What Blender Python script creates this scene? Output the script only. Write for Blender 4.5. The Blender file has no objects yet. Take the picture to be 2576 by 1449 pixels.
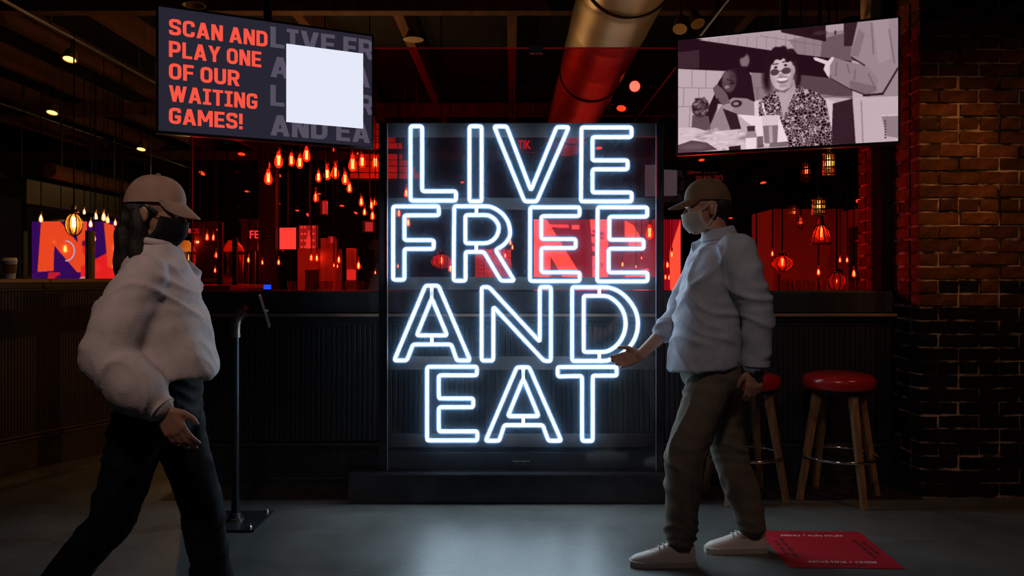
import bpy, bmesh, math, random
import numpy as np
from mathutils import Vector, Matrix, noise

random.seed(7)
SC = bpy.context.scene
COL = SC.collection
F, HZ, CX, EYE = 2000.0, 700.0, 1288.0, 1.3      # focal length in pixels, horizon row, centre column, eye height


def W(px, py, Y):
    """a pixel of the photograph at a real distance Y (metres) as a point of the room"""
    return Vector(((px - CX) / F * Y, Y, EYE + (HZ - py) / F * Y))


# ------------------------------------------------------------------ camera, world, lamps, exposure
cam = bpy.data.cameras.new('camera')
cam.sensor_width = 36.0
cam.lens = F / 2576 * 36
cam.shift_y = -(724.5 - HZ) / 2576
cam.clip_start, cam.clip_end = 0.05, 100
cam_o = bpy.data.objects.new('camera', cam)
cam_o.location = (0, 0, EYE)
cam_o.rotation_euler = (math.pi / 2, 0, 0)
COL.objects.link(cam_o)
SC.camera = cam_o

SC.view_settings.view_transform = 'Standard'
SC.view_settings.look = 'None'
SC.view_settings.gamma = 1
SC.view_settings.exposure = 0
SC.view_settings.use_curve_mapping = False
SC.cycles.max_bounces = 10
SC.cycles.transparent_max_bounces = 24
SC.cycles.sample_clamp_indirect = 3.0
SC.cycles.caustics_reflective = False
SC.cycles.caustics_refractive = False

world = bpy.data.worlds.new('world')
world.use_nodes = True
world.node_tree.nodes['Background'].inputs[0].default_value = (0.25, 0.3, 0.5, 1)
world.node_tree.nodes['Background'].inputs[1].default_value = 0.006
SC.world = world


def lamp(name, kind, loc, power, color, size=0.1, target=None, angle=60, blend=0.6):
    d = bpy.data.lights.new(name, kind)
    d.energy, d.color = power, color
    if kind in ('POINT', 'SPOT'):
        d.shadow_soft_size = size
    if kind == 'SPOT':
        d.spot_size, d.spot_blend = math.radians(angle), blend
    if kind == 'AREA':
        d.size = size
    o = bpy.data.objects.new(name, d)
    o.location = loc
    if target is not None:
        o.rotation_euler = (Vector(target) - Vector(loc)).to_track_quat('-Z', 'Y').to_euler()
    COL.objects.link(o)
    return o


WARM = (1.0, 0.50, 0.16)
AMBER = (1.0, 0.42, 0.10)
# lamps over the walls, then two added fill spots for the walking people
lamp('pillar_downlight', 'SPOT', (2.45, 2.6, 3.85), 110, AMBER, 0.03, (2.52, 4.71, 1.88), 24, 1.0)
lamp('pillar_wash', 'SPOT', (3.4, 2.2, 3.9), 60, (1.0, 0.5, 0.2), 0.03, (2.75, 4.7, 0.6), 60, 1.0)
lamp('left_wall_downlight', 'SPOT', (-2.75, 4.6, 3.9), 44, AMBER, 0.03, (-3.2, 5.4, 1.4), 20, 1.0)
lamp('people_fill', 'SPOT', (-0.9, 0.4, 3.9), 130, (1.0, 0.76, 0.68), 0.25, (-1.3, 2.8, 1.2), 28, 1.0)
lamp('people_fill', 'SPOT', (0.1, 0.5, 3.9), 90, (1.0, 0.76, 0.66), 0.25, (1.0, 3.7, 1.25), 34, 1.0)
# warm lamps in the bar behind the red panes
lamp('bar_lamp', 'POINT', (-1.9, 8.6, 2.5), 40, WARM, 0.012)
lamp('bar_lamp', 'POINT', (-1.45, 9.2, 2.35), 40, WARM, 0.012)
lamp('duct_uplight', 'SPOT', (-0.6, 6.6, 3.2), 2.6, AMBER, 0.012, (0.75, 6.6, 3.5), 70, 1.0)
lamp('duct_uplight', 'SPOT', (2.2, 6.6, 3.3), 5, AMBER, 0.012, (1.0, 6.6, 3.5), 70, 1.0)
lamp('right_room_lamp', 'POINT', (3.2, 8.0, 1.75), 3.5, WARM, 0.012)
lamp('right_room_lamp', 'POINT', (3.75, 9.0, 1.5), 2.5, WARM, 0.012)
lamp('pillar_side_lamp', 'POINT', (1.35, 5.75, 1.4), 28, WARM, 0.012)
lamp('tiled_pier_lamp', 'SPOT', (-0.25, 10.6, 2.6), 110, (1.0, 0.72, 0.5), 0.012, (-0.29, 12, 1.5), 40, 0.8)
lamp('left_bar_lamp', 'POINT', (-4.6, 9.0, 2.3), 2, WARM, 0.012)
lamp('far_beam_lamp', 'POINT', (-5.2, 15.0, 3.3), 14, WARM, 0.012)
lamp('tank_fill', 'POINT', (-2.78, 6.95, 1.62), 3.0, WARM, 0.012)  # added points that brighten the domed tanks, no fixture of their own
lamp('tank_fill', 'POINT', (-2.45, 7.1, 1.95), 4.0, WARM, 0.012)
lamp('far_bar_lamp', 'POINT', (-3.6, 12.5, 1.7), 12, WARM, 0.012)

# ------------------------------------------------------------------ materials


def srgb(r, g, b):
    def f(c):
        c /= 255.0
        return c / 12.92 if c <= 0.04045 else ((c + 0.055) / 1.055) ** 2.4
    return (f(r), f(g), f(b), 1)


MATS = {}


def mat(name, color, rough=0.6, metal=0.0, vary=0.0, scale=8.0, edge=(0.3, 0.7), bump=0.0, bscale=60.0, spec=0.5, rvary=0.0, per_object=0.0,
        coat=0.0, stretch=None):
    if name in MATS:
        return MATS[name]
    m = bpy.data.materials.new(name)
    m.use_nodes = True
    nt = m.node_tree
    b = nt.nodes['Principled BSDF']
    b.inputs['Base Color'].default_value = (*color[:3], 1)
    b.inputs['Roughness'].default_value = rough
    b.inputs['Metallic'].default_value = metal
    b.inputs['Specular IOR Level'].default_value = spec
    b.inputs['Coat Weight'].default_value = coat
    tc = nt.nodes.new('ShaderNodeTexCoord')
    src = tc.outputs['Object']
    if stretch:
        mp = nt.nodes.new('ShaderNodeMapping')
        mp.inputs['Scale'].default_value = stretch
        nt.links.new(src, mp.inputs['Vector'])
        src = mp.outputs['Vector']
    col_out = None
    if vary > 0:
        n = nt.nodes.new('ShaderNodeTexNoise')
        n.inputs['Scale'].default_value = scale
        n.inputs['Detail'].default_value = 6
        nt.links.new(src, n.inputs['Vector'])
        mx = nt.nodes.new('ShaderNodeMix')
        mx.data_type = 'RGBA'
        lo = [max(0, c * (1 - vary)) for c in color[:3]]
        hi = [min(1, c * (1 + vary)) for c in color[:3]]
        mx.inputs[6].default_value = (*lo, 1)
        mx.inputs[7].default_value = (*hi, 1)
        rp = nt.nodes.new('ShaderNodeMapRange')
        rp.inputs[1].default_value, rp.inputs[2].default_value = edge
        nt.links.new(n.outputs['Fac'], rp.inputs[0])
        nt.links.new(rp.outputs[0], mx.inputs[0])
        col_out = mx.outputs[2]
        nt.links.new(col_out, b.inputs['Base Color'])
        if rvary:
            rr = nt.nodes.new('ShaderNodeMapRange')
            rr.inputs[1].default_value, rr.inputs[2].default_value = 0.3, 0.7
            rr.inputs[3].default_value, rr.inputs[4].default_value = max(0.03, rough - rvary), min(1, rough + rvary)
            nt.links.new(n.outputs['Fac'], rr.inputs[0])
            nt.links.new(rr.outputs[0], b.inputs['Roughness'])
    if per_object > 0:
        oi = nt.nodes.new('ShaderNodeObjectInfo')
        hs = nt.nodes.new('ShaderNodeHueSaturation')
        mr = nt.nodes.new('ShaderNodeMapRange')
        mr.inputs[3].default_value, mr.inputs[4].default_value = 1 - per_object, 1 + per_object
        nt.links.new(oi.outputs['Random'], mr.inputs[0])
        nt.links.new(mr.outputs[0], hs.inputs['Value'])
        if col_out:
            nt.links.new(col_out, hs.inputs['Color'])
        else:
            hs.inputs['Color'].default_value = (*color[:3], 1)
        nt.links.new(hs.outputs['Color'], b.inputs['Base Color'])
    if bump > 0:
        n2 = nt.nodes.new('ShaderNodeTexNoise')
        n2.inputs['Scale'].default_value = bscale
        n2.inputs['Detail'].default_value = 4
        nt.links.new(src, n2.inputs['Vector'])
        bp = nt.nodes.new('ShaderNodeBump')
        bp.inputs['Strength'].default_value = bump
        bp.inputs['Distance'].default_value = 0.01
        nt.links.new(n2.outputs['Fac'], bp.inputs['Height'])
        nt.links.new(bp.outputs['Normal'], b.inputs['Normal'])
    MATS[name] = m
    return m


def glow(name, color, strength, sampled=True):
    if name in MATS:
        return MATS[name]
    m = bpy.data.materials.new(name)
    m.use_nodes = True
    nt = m.node_tree
    nt.nodes.clear()
    o = nt.nodes.new('ShaderNodeOutputMaterial')
    e = nt.nodes.new('ShaderNodeEmission')
    e.inputs[0].default_value = (*color[:3], 1)
    e.inputs[1].default_value = strength
    nt.links.new(e.outputs[0], o.inputs[0])
    if not sampled:
        m.cycles.emission_sampling = 'NONE'
    MATS[name] = m
    return m


def clear(name, tint=(1, 1, 1), gloss=0.05, rough=0.02, haze=0.0, haze_color=(0.8, 0.85, 0.95), emit=None, emit_strength=0.0):
    """clear or tinted sheet: transparent body, mirror-like skin (Fresnel), a little haze, optional glow of its own"""
    if name in MATS:
        return MATS[name]
    m = bpy.data.materials.new(name)
    m.use_nodes = True
    nt = m.node_tree
    nt.nodes.clear()
    o = nt.nodes.new('ShaderNodeOutputMaterial')
    t = nt.nodes.new('ShaderNodeBsdfTransparent')
    t.inputs[0].default_value = (*tint, 1)
    last = t.outputs[0]
    if haze > 0:
        d = nt.nodes.new('ShaderNodeBsdfDiffuse')
        d.inputs[0].default_value = (*haze_color, 1)
        tr = nt.nodes.new('ShaderNodeBsdfTranslucent')
        tr.inputs[0].default_value = (*haze_color, 1)
        mm = nt.nodes.new('ShaderNodeMixShader')
        mm.inputs[0].default_value = 0.5
        nt.links.new(d.outputs[0], mm.inputs[1])
        nt.links.new(tr.outputs[0], mm.inputs[2])
        mx = nt.nodes.new('ShaderNodeMixShader')
        mx.inputs[0].default_value = haze
        nt.links.new(last, mx.inputs[1])
        nt.links.new(mm.outputs[0], mx.inputs[2])
        last = mx.outputs[0]
    if emit:
        e = nt.nodes.new('ShaderNodeEmission')
        e.inputs[0].default_value = (*emit[:3], 1)
        e.inputs[1].default_value = emit_strength
        ad = nt.nodes.new('ShaderNodeAddShader')
        nt.links.new(last, ad.inputs[0])
        nt.links.new(e.outputs[0], ad.inputs[1])
        last = ad.outputs[0]
        m.cycles.emission_sampling = 'NONE'
    g = nt.nodes.new('ShaderNodeBsdfGlossy')
    g.inputs['Roughness'].default_value = rough
    lw = nt.nodes.new('ShaderNodeLayerWeight')           # Schlick: the same from both sides of the sheet
    lw.inputs[0].default_value = 0.5
    pw = nt.nodes.new('ShaderNodeMath')
    pw.operation = 'POWER'
    pw.inputs[1].default_value = 5.0
    nt.links.new(lw.outputs['Facing'], pw.inputs[0])
    ml = nt.nodes.new('ShaderNodeMath')
    ml.operation = 'MULTIPLY_ADD'
    ml.inputs[1].default_value = 0.9
    ml.inputs[2].default_value = gloss
    nt.links.new(pw.outputs[0], ml.inputs[0])
    mx = nt.nodes.new('ShaderNodeMixShader')
    nt.links.new(ml.outputs[0], mx.inputs[0])
    nt.links.new(last, mx.inputs[1])
    nt.links.new(g.outputs[0], mx.inputs[2])
    nt.links.new(mx.outputs[0], o.inputs[0])
    MATS[name] = m
    return m


M_black = mat('black_paint', (0.012, 0.012, 0.015), 0.45, vary=0.3, scale=5)
M_blackwood = mat('black_stained_wood', (0.016, 0.0155, 0.018), 0.42, vary=0.45, scale=3, bump=0.15, bscale=40, stretch=(6, 6, 0.4))
M_brownwood = mat('brown_stained_wood', (0.05, 0.021, 0.009), 0.5, vary=0.4, scale=3, bump=0.15, bscale=30, stretch=(6, 6, 0.5))
M_ledge = mat('worn_ledge_wood', (0.22, 0.13, 0.10), 0.4, vary=0.3, scale=4)
M_steel = mat('dark_steel', (0.06, 0.06, 0.07), 0.38, metal=0.7, vary=0.3, scale=6)
M_rail = mat('grey_metal_rail', (0.065, 0.058, 0.062), 0.55, metal=0.2, vary=0.25, scale=5)
M_chrome = mat('chrome', (0.75, 0.73, 0.72), 0.12, metal=1.0, vary=0.1, scale=20)
M_iron = mat('grey_iron_fitting', (0.22, 0.18, 0.16), 0.38, metal=0.85, vary=0.3, scale=25, bump=0.1)
M_plastic = mat('black_plastic', (0.01, 0.01, 0.012), 0.35, vary=0.2, scale=10)
M_mortar = mat('old_mortar', (0.23, 0.15, 0.125), 0.9, vary=0.97, scale=7, edge=(0.44, 0.6), bump=0.5, bscale=50)
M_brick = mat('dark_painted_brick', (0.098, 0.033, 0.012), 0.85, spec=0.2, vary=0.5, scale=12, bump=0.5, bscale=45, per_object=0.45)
M_duct = mat('galvanised_duct', (0.30, 0.26, 0.25), 0.42, metal=0.8, vary=0.2, scale=3)
M_joist = mat('dark_ceiling_wood', (0.06, 0.024, 0.014), 0.8, spec=0.1, vary=0.4, scale=2, stretch=(4, 0.4, 4))
M_ceil = mat('dark_ceiling', (0.007, 0.006, 0.007), 0.9, spec=0.05, vary=0.4, scale=2)
M_dark = mat('dark_room_wall', (0.014, 0.011, 0.012), 0.7, vary=0.4, scale=1.5)
M_beige = mat('painted_beige_wall', (0.52, 0.42, 0.34), 0.65, vary=0.12, scale=2)
M_cord = mat('cord_black', (0.004, 0.004, 0.004), 0.8, spec=0.1, vary=0.2)
M_brass = mat('aged_brass', (0.5, 0.3, 0.1), 0.3, metal=1.0, vary=0.2, scale=20)
M_copper = mat('polished_copper', (0.62, 0.28, 0.14), 0.16, metal=1.0, vary=0.15, scale=6)


def floor_material():
    m = bpy.data.materials.new('polished_concrete')
    m.use_nodes = True
    nt = m.node_tree
    b = nt.nodes['Principled BSDF']
    tc = nt.nodes.new('ShaderNodeTexCoord')
    n1 = nt.nodes.new('ShaderNodeTexNoise')
    n1.inputs['Scale'].default_value = 1.3
    n1.inputs['Detail'].default_value = 8
    n1.inputs['Roughness'].default_value = 0.62
    n2 = nt.nodes.new('ShaderNodeTexNoise')
    n2.inputs['Scale'].default_value = 70
    n2.inputs['Detail'].default_value = 3
    mp = nt.nodes.new('ShaderNodeMapping')
    mp.inputs['Scale'].default_value = (0.35, 1.6, 1)
    n3 = nt.nodes.new('ShaderNodeTexNoise')
    n3.inputs['Scale'].default_value = 3.2
    n3.inputs['Detail'].default_value = 5
    n3.inputs['Distortion'].default_value = 1.4
    for n in (n1, n2):
        nt.links.new(tc.outputs['Object'], n.inputs['Vector'])
    nt.links.new(tc.outputs['Object'], mp.inputs['Vector'])
    nt.links.new(mp.outputs['Vector'], n3.inputs['Vector'])
    r = nt.nodes.new('ShaderNodeValToRGB')
    r.color_ramp.elements[0].position, r.color_ramp.elements[1].position = 0.3, 0.72
    r.color_ramp.elements[0].color = (0.060, 0.058, 0.053, 1)
    r.color_ramp.elements[1].color = (0.135, 0.135, 0.128, 1)
    nt.links.new(n1.outputs['Fac'], r.inputs[0])
    # thin hairline scuffs
    sc = nt.nodes.new('ShaderNodeValToRGB')
    sc.color_ramp.elements[0].position, sc.color_ramp.elements[1].position = 0.485, 0.5
    e = sc.color_ramp.elements.new(0.515)
    sc.color_ramp.elements[0].color = (0, 0, 0, 1)
    sc.color_ramp.elements[1].color = (1, 1, 1, 1)
    e.color = (0, 0, 0, 1)
    nt.links.new(n3.outputs['Fac'], sc.inputs[0])
    mul = nt.nodes.new('ShaderNodeMath')
    mul.operation = 'MULTIPLY'
    mul.inputs[1].default_value = 0.22
    nt.links.new(sc.outputs[0], mul.inputs[0])
    mx = nt.nodes.new('ShaderNodeMix')
    mx.data_type = 'RGBA'
    mx.inputs[7].default_value = (0.24, 0.25, 0.25, 1)
    nt.links.new(mul.outputs[0], mx.inputs[0])
    nt.links.new(r.outputs[0], mx.inputs[6])
    mx2 = nt.nodes.new('ShaderNodeMix')
    mx2.data_type = 'RGBA'
    mx2.blend_type = 'OVERLAY'
    mx2.inputs[0].default_value = 0.25
    nt.links.new(mx.outputs[2], mx2.inputs[6])
    nt.links.new(n2.outputs['Fac'], mx2.inputs[7])
    nt.links.new(mx2.outputs[2], b.inputs['Base Color'])
    rr = nt.nodes.new('ShaderNodeMapRange')
    rr.inputs[1].default_value, rr.inputs[2].default_value = 0.3, 0.7
    rr.inputs[3].default_value, rr.inputs[4].default_value = 0.33, 0.47
    nt.links.new(n1.outputs['Fac'], rr.inputs[0])
    nt.links.new(rr.outputs[0], b.inputs['Roughness'])
    b.inputs['Specular IOR Level'].default_value = 1.0
    bp = nt.nodes.new('ShaderNodeBump')
    bp.inputs['Strength'].default_value = 0.08
    bp.inputs['Distance'].default_value = 0.01
    nt.links.new(n2.outputs['Fac'], bp.inputs['Height'])
    nt.links.new(bp.outputs['Normal'], b.inputs['Normal'])
    return m


# ------------------------------------------------------------------ mesh helpers
def NB():
    return bmesh.new()


def add_box(bm, x0, x1, y0, y1, z0, z1, bevel=0.0, mtx=None):
    vs = [bm.verts.new((x, y, z)) for z in (z0, z1) for y in (y0, y1) for x in (x0, x1)]
    fs = [(0, 2, 3, 1), (4, 5, 7, 6), (0, 1, 5, 4), (2, 6, 7, 3), (0, 4, 6, 2), (1, 3, 7, 5)]
    fc = [bm.faces.new([vs[i] for i in f]) for f in fs]
    if bevel > 0:
        es = list({e for f in fc for e in f.edges})
        r = bmesh.ops.bevel(bm, geom=es, offset=bevel, segments=2, affect='EDGES', profile=0.6)
        vs = list({v for f in r['faces'] for v in f.verts} | {v for v in vs if v.is_valid})
    if mtx is not None:
        bmesh.ops.transform(bm, matrix=mtx, verts=[v for v in vs if v.is_valid])
    return bm


def frame_of(d):
    d = Vector(d).normalized()
    a = Vector((0, 0, 1)) if abs(d.z) < 0.9 else Vector((1, 0, 0))
    u = d.cross(a).normalized()
    return d, u, d.cross(u).normalized()


def add_tube(bm, p1, p2, r1, r2=None, seg=12, caps=True):
    r2 = r1 if r2 is None else r2
    p1, p2 = Vector(p1), Vector(p2)
    d, u, v = frame_of(p2 - p1)
    a = [bm.verts.new(p1 + (u * math.cos(t) + v * math.sin(t)) * r1) for t in [2 * math.pi * i / seg for i in range(seg)]]
    b = [bm.verts.new(p2 + (u * math.cos(t) + v * math.sin(t)) * r2) for t in [2 * math.pi * i / seg for i in range(seg)]]
    for i in range(seg):
        bm.faces.new((a[i], a[(i + 1) % seg], b[(i + 1) % seg], b[i]))
    if caps:
        bm.faces.new(a[::-1])
        bm.faces.new(b)
    return bm


def add_path(bm, pts, r, seg=8, closed=False):
    """tube along a polyline; r a number or list"""
    pts = [Vector(p) for p in pts]
    n = len(pts)
    rs = r if isinstance(r, (list, tuple)) else [r] * n
    rings = []
    up = None
    for i, p in enumerate(pts):
        q0 = pts[i - 1] if (i > 0 or closed) else p
        q1 = pts[(i + 1) % n] if (i < n - 1 or closed) else p
        d = (q1 - q0).normalized()
        if up is None:
            _, u, v = frame_of(d)
        else:
            u = (up - d * up.dot(d)).normalized()
            v = d.cross(u)
        up = u
        rings.append([bm.verts.new(p + (u * math.cos(2 * math.pi * k / seg) + v * math.sin(2 * math.pi * k / seg)) * rs[i]) for k in range(seg)])
    m = n if closed else n - 1
    for i in range(m):
        a, b = rings[i], rings[(i + 1) % n]
        for k in range(seg):
            bm.faces.new((a[k], a[(k + 1) % seg], b[(k + 1) % seg], b[k]))
    if not closed:
        bm.faces.new(rings[0][::-1])
        bm.faces.new(rings[-1])
    return bm


def add_lathe(bm, prof, c=(0, 0, 0), seg=24, axis=None, close_bottom=True, close_top=True):
    """profile of (radius, height) turned about z (or axis)"""
    c = Vector(c)
    if axis is None:
        d, u, v = Vector((0, 0, 1)), Vector((1, 0, 0)), Vector((0, 1, 0))
    else:
        d, u, v = frame_of(axis)
    rings = []
    for r, h in prof:
        rings.append([bm.verts.new(c + d * h + (u * math.cos(2 * math.pi * k / seg) + v * math.sin(2 * math.pi * k / seg)) * max(r, 1e-4)) for k in range(seg)])
    for i in range(len(rings) - 1):
        a, b = rings[i], rings[i + 1]
        for k in range(seg):
            bm.faces.new((a[k], a[(k + 1) % seg], b[(k + 1) % seg], b[k]))
    if close_bottom:
        bm.faces.new(rings[0][::-1])
    if close_top:
        bm.faces.new(rings[-1])
    return bm


def add_ball(bm, c, r, sub=2, mtx=None):
    r = r if isinstance(r, (tuple, list)) else (r, r, r)
    g = bmesh.ops.create_icosphere(bm, subdivisions=sub, radius=1.0)
    M = Matrix.Translation(Vector(c)) @ (mtx if mtx is not None else Matrix()) @ Matrix.Diagonal((*r, 1))
    bmesh.ops.transform(bm, matrix=M, verts=g['verts'])
    return bm


def add_cone(bm, p1, r1, p2, r2, sub=2):
    add_ball(bm, p1, r1, sub)
    add_ball(bm, p2, r2, sub)
    if (Vector(p2) - Vector(p1)).length > 1e-5:
        add_tube(bm, p1, p2, r1, r2, 16)
    return bm


def add_torus(bm, c, R, r, seg=40, sec=8, axis=(0, 0, 1)):
    d, u, v = frame_of(axis) if tuple(axis) != (0, 0, 1) else (Vector((0, 0, 1)), Vector((1, 0, 0)), Vector((0, 1, 0)))
    pts = [Vector(c) + (u * math.cos(2 * math.pi * k / seg) + v * math.sin(2 * math.pi * k / seg)) * R for k in range(seg)]
    return add_path(bm, pts, r, sec, closed=True)


def bm_mesh(name, bm, m, smooth=False):
    bmesh.ops.recalc_face_normals(bm, faces=bm.faces)
    me = bpy.data.meshes.new(name)
    bm.to_mesh(me)
    bm.free()
    if m is not None:
        me.materials.append(m)
    if smooth:
        smooth_mesh(me, smooth)
    return me


def smooth_mesh(me, ang=True):
    me.polygons.foreach_set('use_smooth', [True] * len(me.polygons))
    if ang is not True:
        me.set_sharp_from_angle(angle=math.radians(ang))


def wm(o):
    m = o.matrix_basis.copy()
    if o.parent:
        m = wm(o.parent) @ o.matrix_parent_inverse @ m
    return m


def place(name, me, parent=None, local=False):
    o = bpy.data.objects.new(name, me)
    COL.objects.link(o)
    if parent is not None:
        o.parent = parent
        if not local:
            o.matrix_parent_inverse = wm(parent).inverted()
    return o


def part(name, bm, m, parent, smooth=False, local=False):
    return place(name, bm_mesh(name, bm, m, smooth), parent, local)


def tag(o, label, cat, group=None):
    o['label'], o['category'] = label, cat
    if group:
        o['group'] = group
    return o


def thing(name, label, cat, loc=(0, 0, 0), rz=0.0, group=None):
    o = bpy.data.objects.new(name, None)
    o.empty_display_size = 0.1
    o.location = loc
    o.rotation_euler = (0, 0, rz)
    COL.objects.link(o)
    return tag(o, label, cat, group)


def solo(name, bm, m, label, cat, group=None, smooth=False):
    return tag(place(name, bm_mesh(name, bm, m, smooth)), label, cat, group)


def struct(name, bm, m, parent=None, smooth=False):
    o = place(name, bm_mesh(name, bm, m, smooth), parent)
    if parent is None:
        o['kind'] = 'structure'
    return o


def copy_tree(o, parent=None):
    c = o.copy()
    COL.objects.link(c)
    if parent is not None:
        c.parent = parent
        c.matrix_parent_inverse = o.matrix_parent_inverse.copy()
    for ch in list(o.children):
        copy_tree(ch, c)
    return c


ORD = ('first second third fourth fifth sixth seventh eighth ninth tenth eleventh twelfth thirteenth fourteenth fifteenth sixteenth '
       'seventeenth eighteenth nineteenth twentieth twenty-first twenty-second twenty-third twenty-fourth').split()


def text_mesh(body, width, cap, m, bold=0.02, name='lettering'):
    """flat lettering in the xz plane, lower left corner at the origin, scaled to a width and a capital height"""
    cu = bpy.data.curves.new(name, 'FONT')
    cu.body = body
    cu.size = 1.0
    cu.offset = bold
    cu.fill_mode = 'FRONT'
    cu.resolution_u = 4
    o = bpy.data.objects.new(name, cu)
    COL.objects.link(o)
    bpy.context.view_layer.update()
    me = bpy.data.meshes.new_from_object(o.evaluated_get(bpy.context.evaluated_depsgraph_get()))
    bpy.data.objects.remove(o)
    bpy.data.curves.remove(cu)
    n = len(me.vertices)
    co = np.zeros(n * 3, dtype=np.float32)
    me.vertices.foreach_get('co', co)
    co = co.reshape(-1, 3)
    lo, hi = co.min(0), co.max(0)
    out = np.zeros_like(co)
    out[:, 0] = (co[:, 0] - lo[0]) / (hi[0] - lo[0]) * width
    out[:, 2] = (co[:, 1] - lo[1]) / (hi[1] - lo[1]) * cap
    me.vertices.foreach_set('co', out.ravel())
    me.materials.clear()
    me.materials.append(m)
    me.update()
    return me


def block_text(body, width, cap, m, t=0.205, name='lettering'):
    """bold squared lettering built from bars and rounded strokes; one mesh, lower left corner at the origin"""
    bm = NB()

    def poly(pts, ox):
        bm.faces.new([bm.verts.new((x + ox, 0, y)) for x, y in pts])

    def rect(x0, y0, x1, y1, ox):
        poly([(x0, y0), (x1, y0), (x1, y1), (x0, y1)], ox)

    def stroke(pts, ox, rad=0.2, closed=False):
        P = [Vector(p) for p in pts]
        n = len(P)
        out = []
        for i in range(n):
            if not closed and i in (0, n - 1):
                out.append(P[i])
                continue
            a, b, c = P[i - 1], P[i], P[(i + 1) % n]
            r = rad[i] if isinstance(rad, (list, tuple)) else rad
            k = min(r, (a - b).length * 0.48, (c - b).length * 0.48)
            p, q = b + (a - b).normalized() * k, b + (c - b).normalized() * k
            out += [p.lerp(b, u).lerp(b.lerp(q, u), u) for u in (0, .25, .5, .75, 1)] if k > 0.01 else [b]
        rings = []
        n = len(out)
        for i in range(n):
            d0 = out[i] - out[i - 1] if (i or closed) else out[1] - out[0]
            d1 = out[(i + 1) % n] - out[i] if (i < n - 1 or closed) else d0
            if d0.length < 1e-6:
                d0 = d1
            if d1.length < 1e-6:
                d1 = d0
            d0, d1 = d0.normalized(), d1.normalized()
            nn = Vector((-(d0 + d1).y, (d0 + d1).x)).normalized()
            h = t / 2 / max(0.5, nn.dot(Vector((-d0.y, d0.x))))
            rings.append([bm.verts.new((q.x + ox, 0, q.y)) for q in (out[i] + nn * h, out[i] - nn * h)])
        for i in range(n if closed else n - 1):
            a, b = rings[i], rings[(i + 1) % n]
            bm.faces.new((a[0], b[0], b[1], a[1]))
    x = 0.0
    h, B, T = t / 2, t / 2, 1 - t / 2
    for ch in body:
        w = {' ': 0.26, 'I': 0.46, '!': 0.21, 'M': 0.82, 'W': 0.98, 'A': 0.72, 'V': 0.72, 'Y': 0.70, 'L': 0.54, 'F': 0.55, 'E': 0.56, 'T': 0.6}.get(ch, 0.64)
        L, R = h, w - h
        if ch == 'S':
            stroke([(R, .70), (R, T), (L, T), (L, .535), (R, .465), (R, B), (L, B), (L, .30)], x)
        elif ch == 'C':
            stroke([(R, .66), (R, T), (L, T), (L, B), (R, B), (R, .34)], x)
        elif ch == 'G':
            stroke([(R, .70), (R, T), (L, T), (L, B), (R, B), (R, .45), (w * .48, .45)], x, [0, .2, .2, .2, .2, 0, 0])
        elif ch == 'O':
            stroke([(L, B), (L, T), (R, T), (R, B)], x, 0.22, True)
        elif ch == 'D':
            stroke([(L, B), (L, T), (R, T), (R, B)], x, [0, 0, .26, .26], True)
        elif ch == 'U':
            stroke([(L, 1), (L, B), (R, B), (R, 1)], x, 0.22)
        elif ch in 'PR':
            stroke([(L, .40 if ch == 'P' else .45), (L, T), (R, T), (R, .40 if ch == 'P' else .45)], x, [0, 0, .2, .2], True)
            rect(0, 0, t, .5, x)
            if ch == 'R':
                poly([(w * .38, .45), (w * .72, .45), (w + .01, 0), (w - t * 1.1, 0)], x)
        elif ch == 'A':
            poly([(0, 0), (t * 1.08, 0), (w / 2 + .09, 1), (w / 2 - .12, 1)], x)
            poly([(w - t * 1.08, 0), (w, 0), (w / 2 + .12, 1), (w / 2 - .09, 1)], x)
            rect(w * .22, .19, w * .78, .36, x)
        elif ch == 'V':
            poly([(0, 1), (t * 1.08, 1), (w / 2 + .09, 0), (w / 2 - .12, 0)], x)
            poly([(w - t * 1.08, 1), (w, 1), (w / 2 + .12, 0), (w / 2 - .09, 0)], x)
        elif ch == 'N':
            rect(0, 0, t, 1, x)
            rect(w - t, 0, w, 1, x)
            poly([(0, 1), (t * 1.15, 1), (w, 0), (w - t * 1.15, 0)], x)
        elif ch == 'M':
            rect(0, 0, t, 1, x)
            rect(w - t, 0, w, 1, x)
            poly([(0, 1), (t * 1.1, 1), (w / 2 + .09, .28), (w / 2 - .09, .28)], x)
            poly([(w - t * 1.1, 1), (w, 1), (w / 2 + .09, .28), (w / 2 - .09, .28)], x)
        elif ch == 'W':
            for a, b in ((0, .20), (.39, .20), (.39, .58), (.78, .58)):
                poly([(a, 1), (a + t, 1), (b + t, 0), (b, 0)], x)
        elif ch == 'Y':
            poly([(0, 1), (t * 1.1, 1), (w / 2 + h, .42), (w / 2 - h, .42)], x)
            poly([(w - t * 1.1, 1), (w, 1), (w / 2 + h, .42), (w / 2 - h, .42)], x)
            rect(w / 2 - h, 0, w / 2 + h, .43, x)
        elif ch in 'LEF':
            rect(0, 0, t, 1, x)
            if ch != 'F':
                rect(t, 0, w, t * .9, x)
            if ch != 'L':
                rect(t, 1 - t * .9, w, 1, x)
                rect(t, .5 - t * .42, w * .93, .5 + t * .42, x)
        elif ch == 'I':
            rect(w / 2 - h, 0, w / 2 + h, 1, x)
            for y0 in (0, 1 - t * .85):
                rect(0, y0, w / 2 - h, y0 + t * .85, x)
                rect(w / 2 + h, y0, w, y0 + t * .85, x)
        elif ch == 'T':
            rect(0, 1 - t * .9, w, 1, x)
            rect(w / 2 - h, 0, w / 2 + h, 1 - t * .9, x)
        elif ch == '!':
            rect(0, .32, t, 1, x)
            rect(0, 0, t, .2, x)
        x += w + (0.085 if ch != ' ' else 0)
    tot = x - 0.085
    bmesh.ops.transform(bm, matrix=Matrix.Diagonal((width / tot, 1, cap, 1)), verts=bm.verts)
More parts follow.
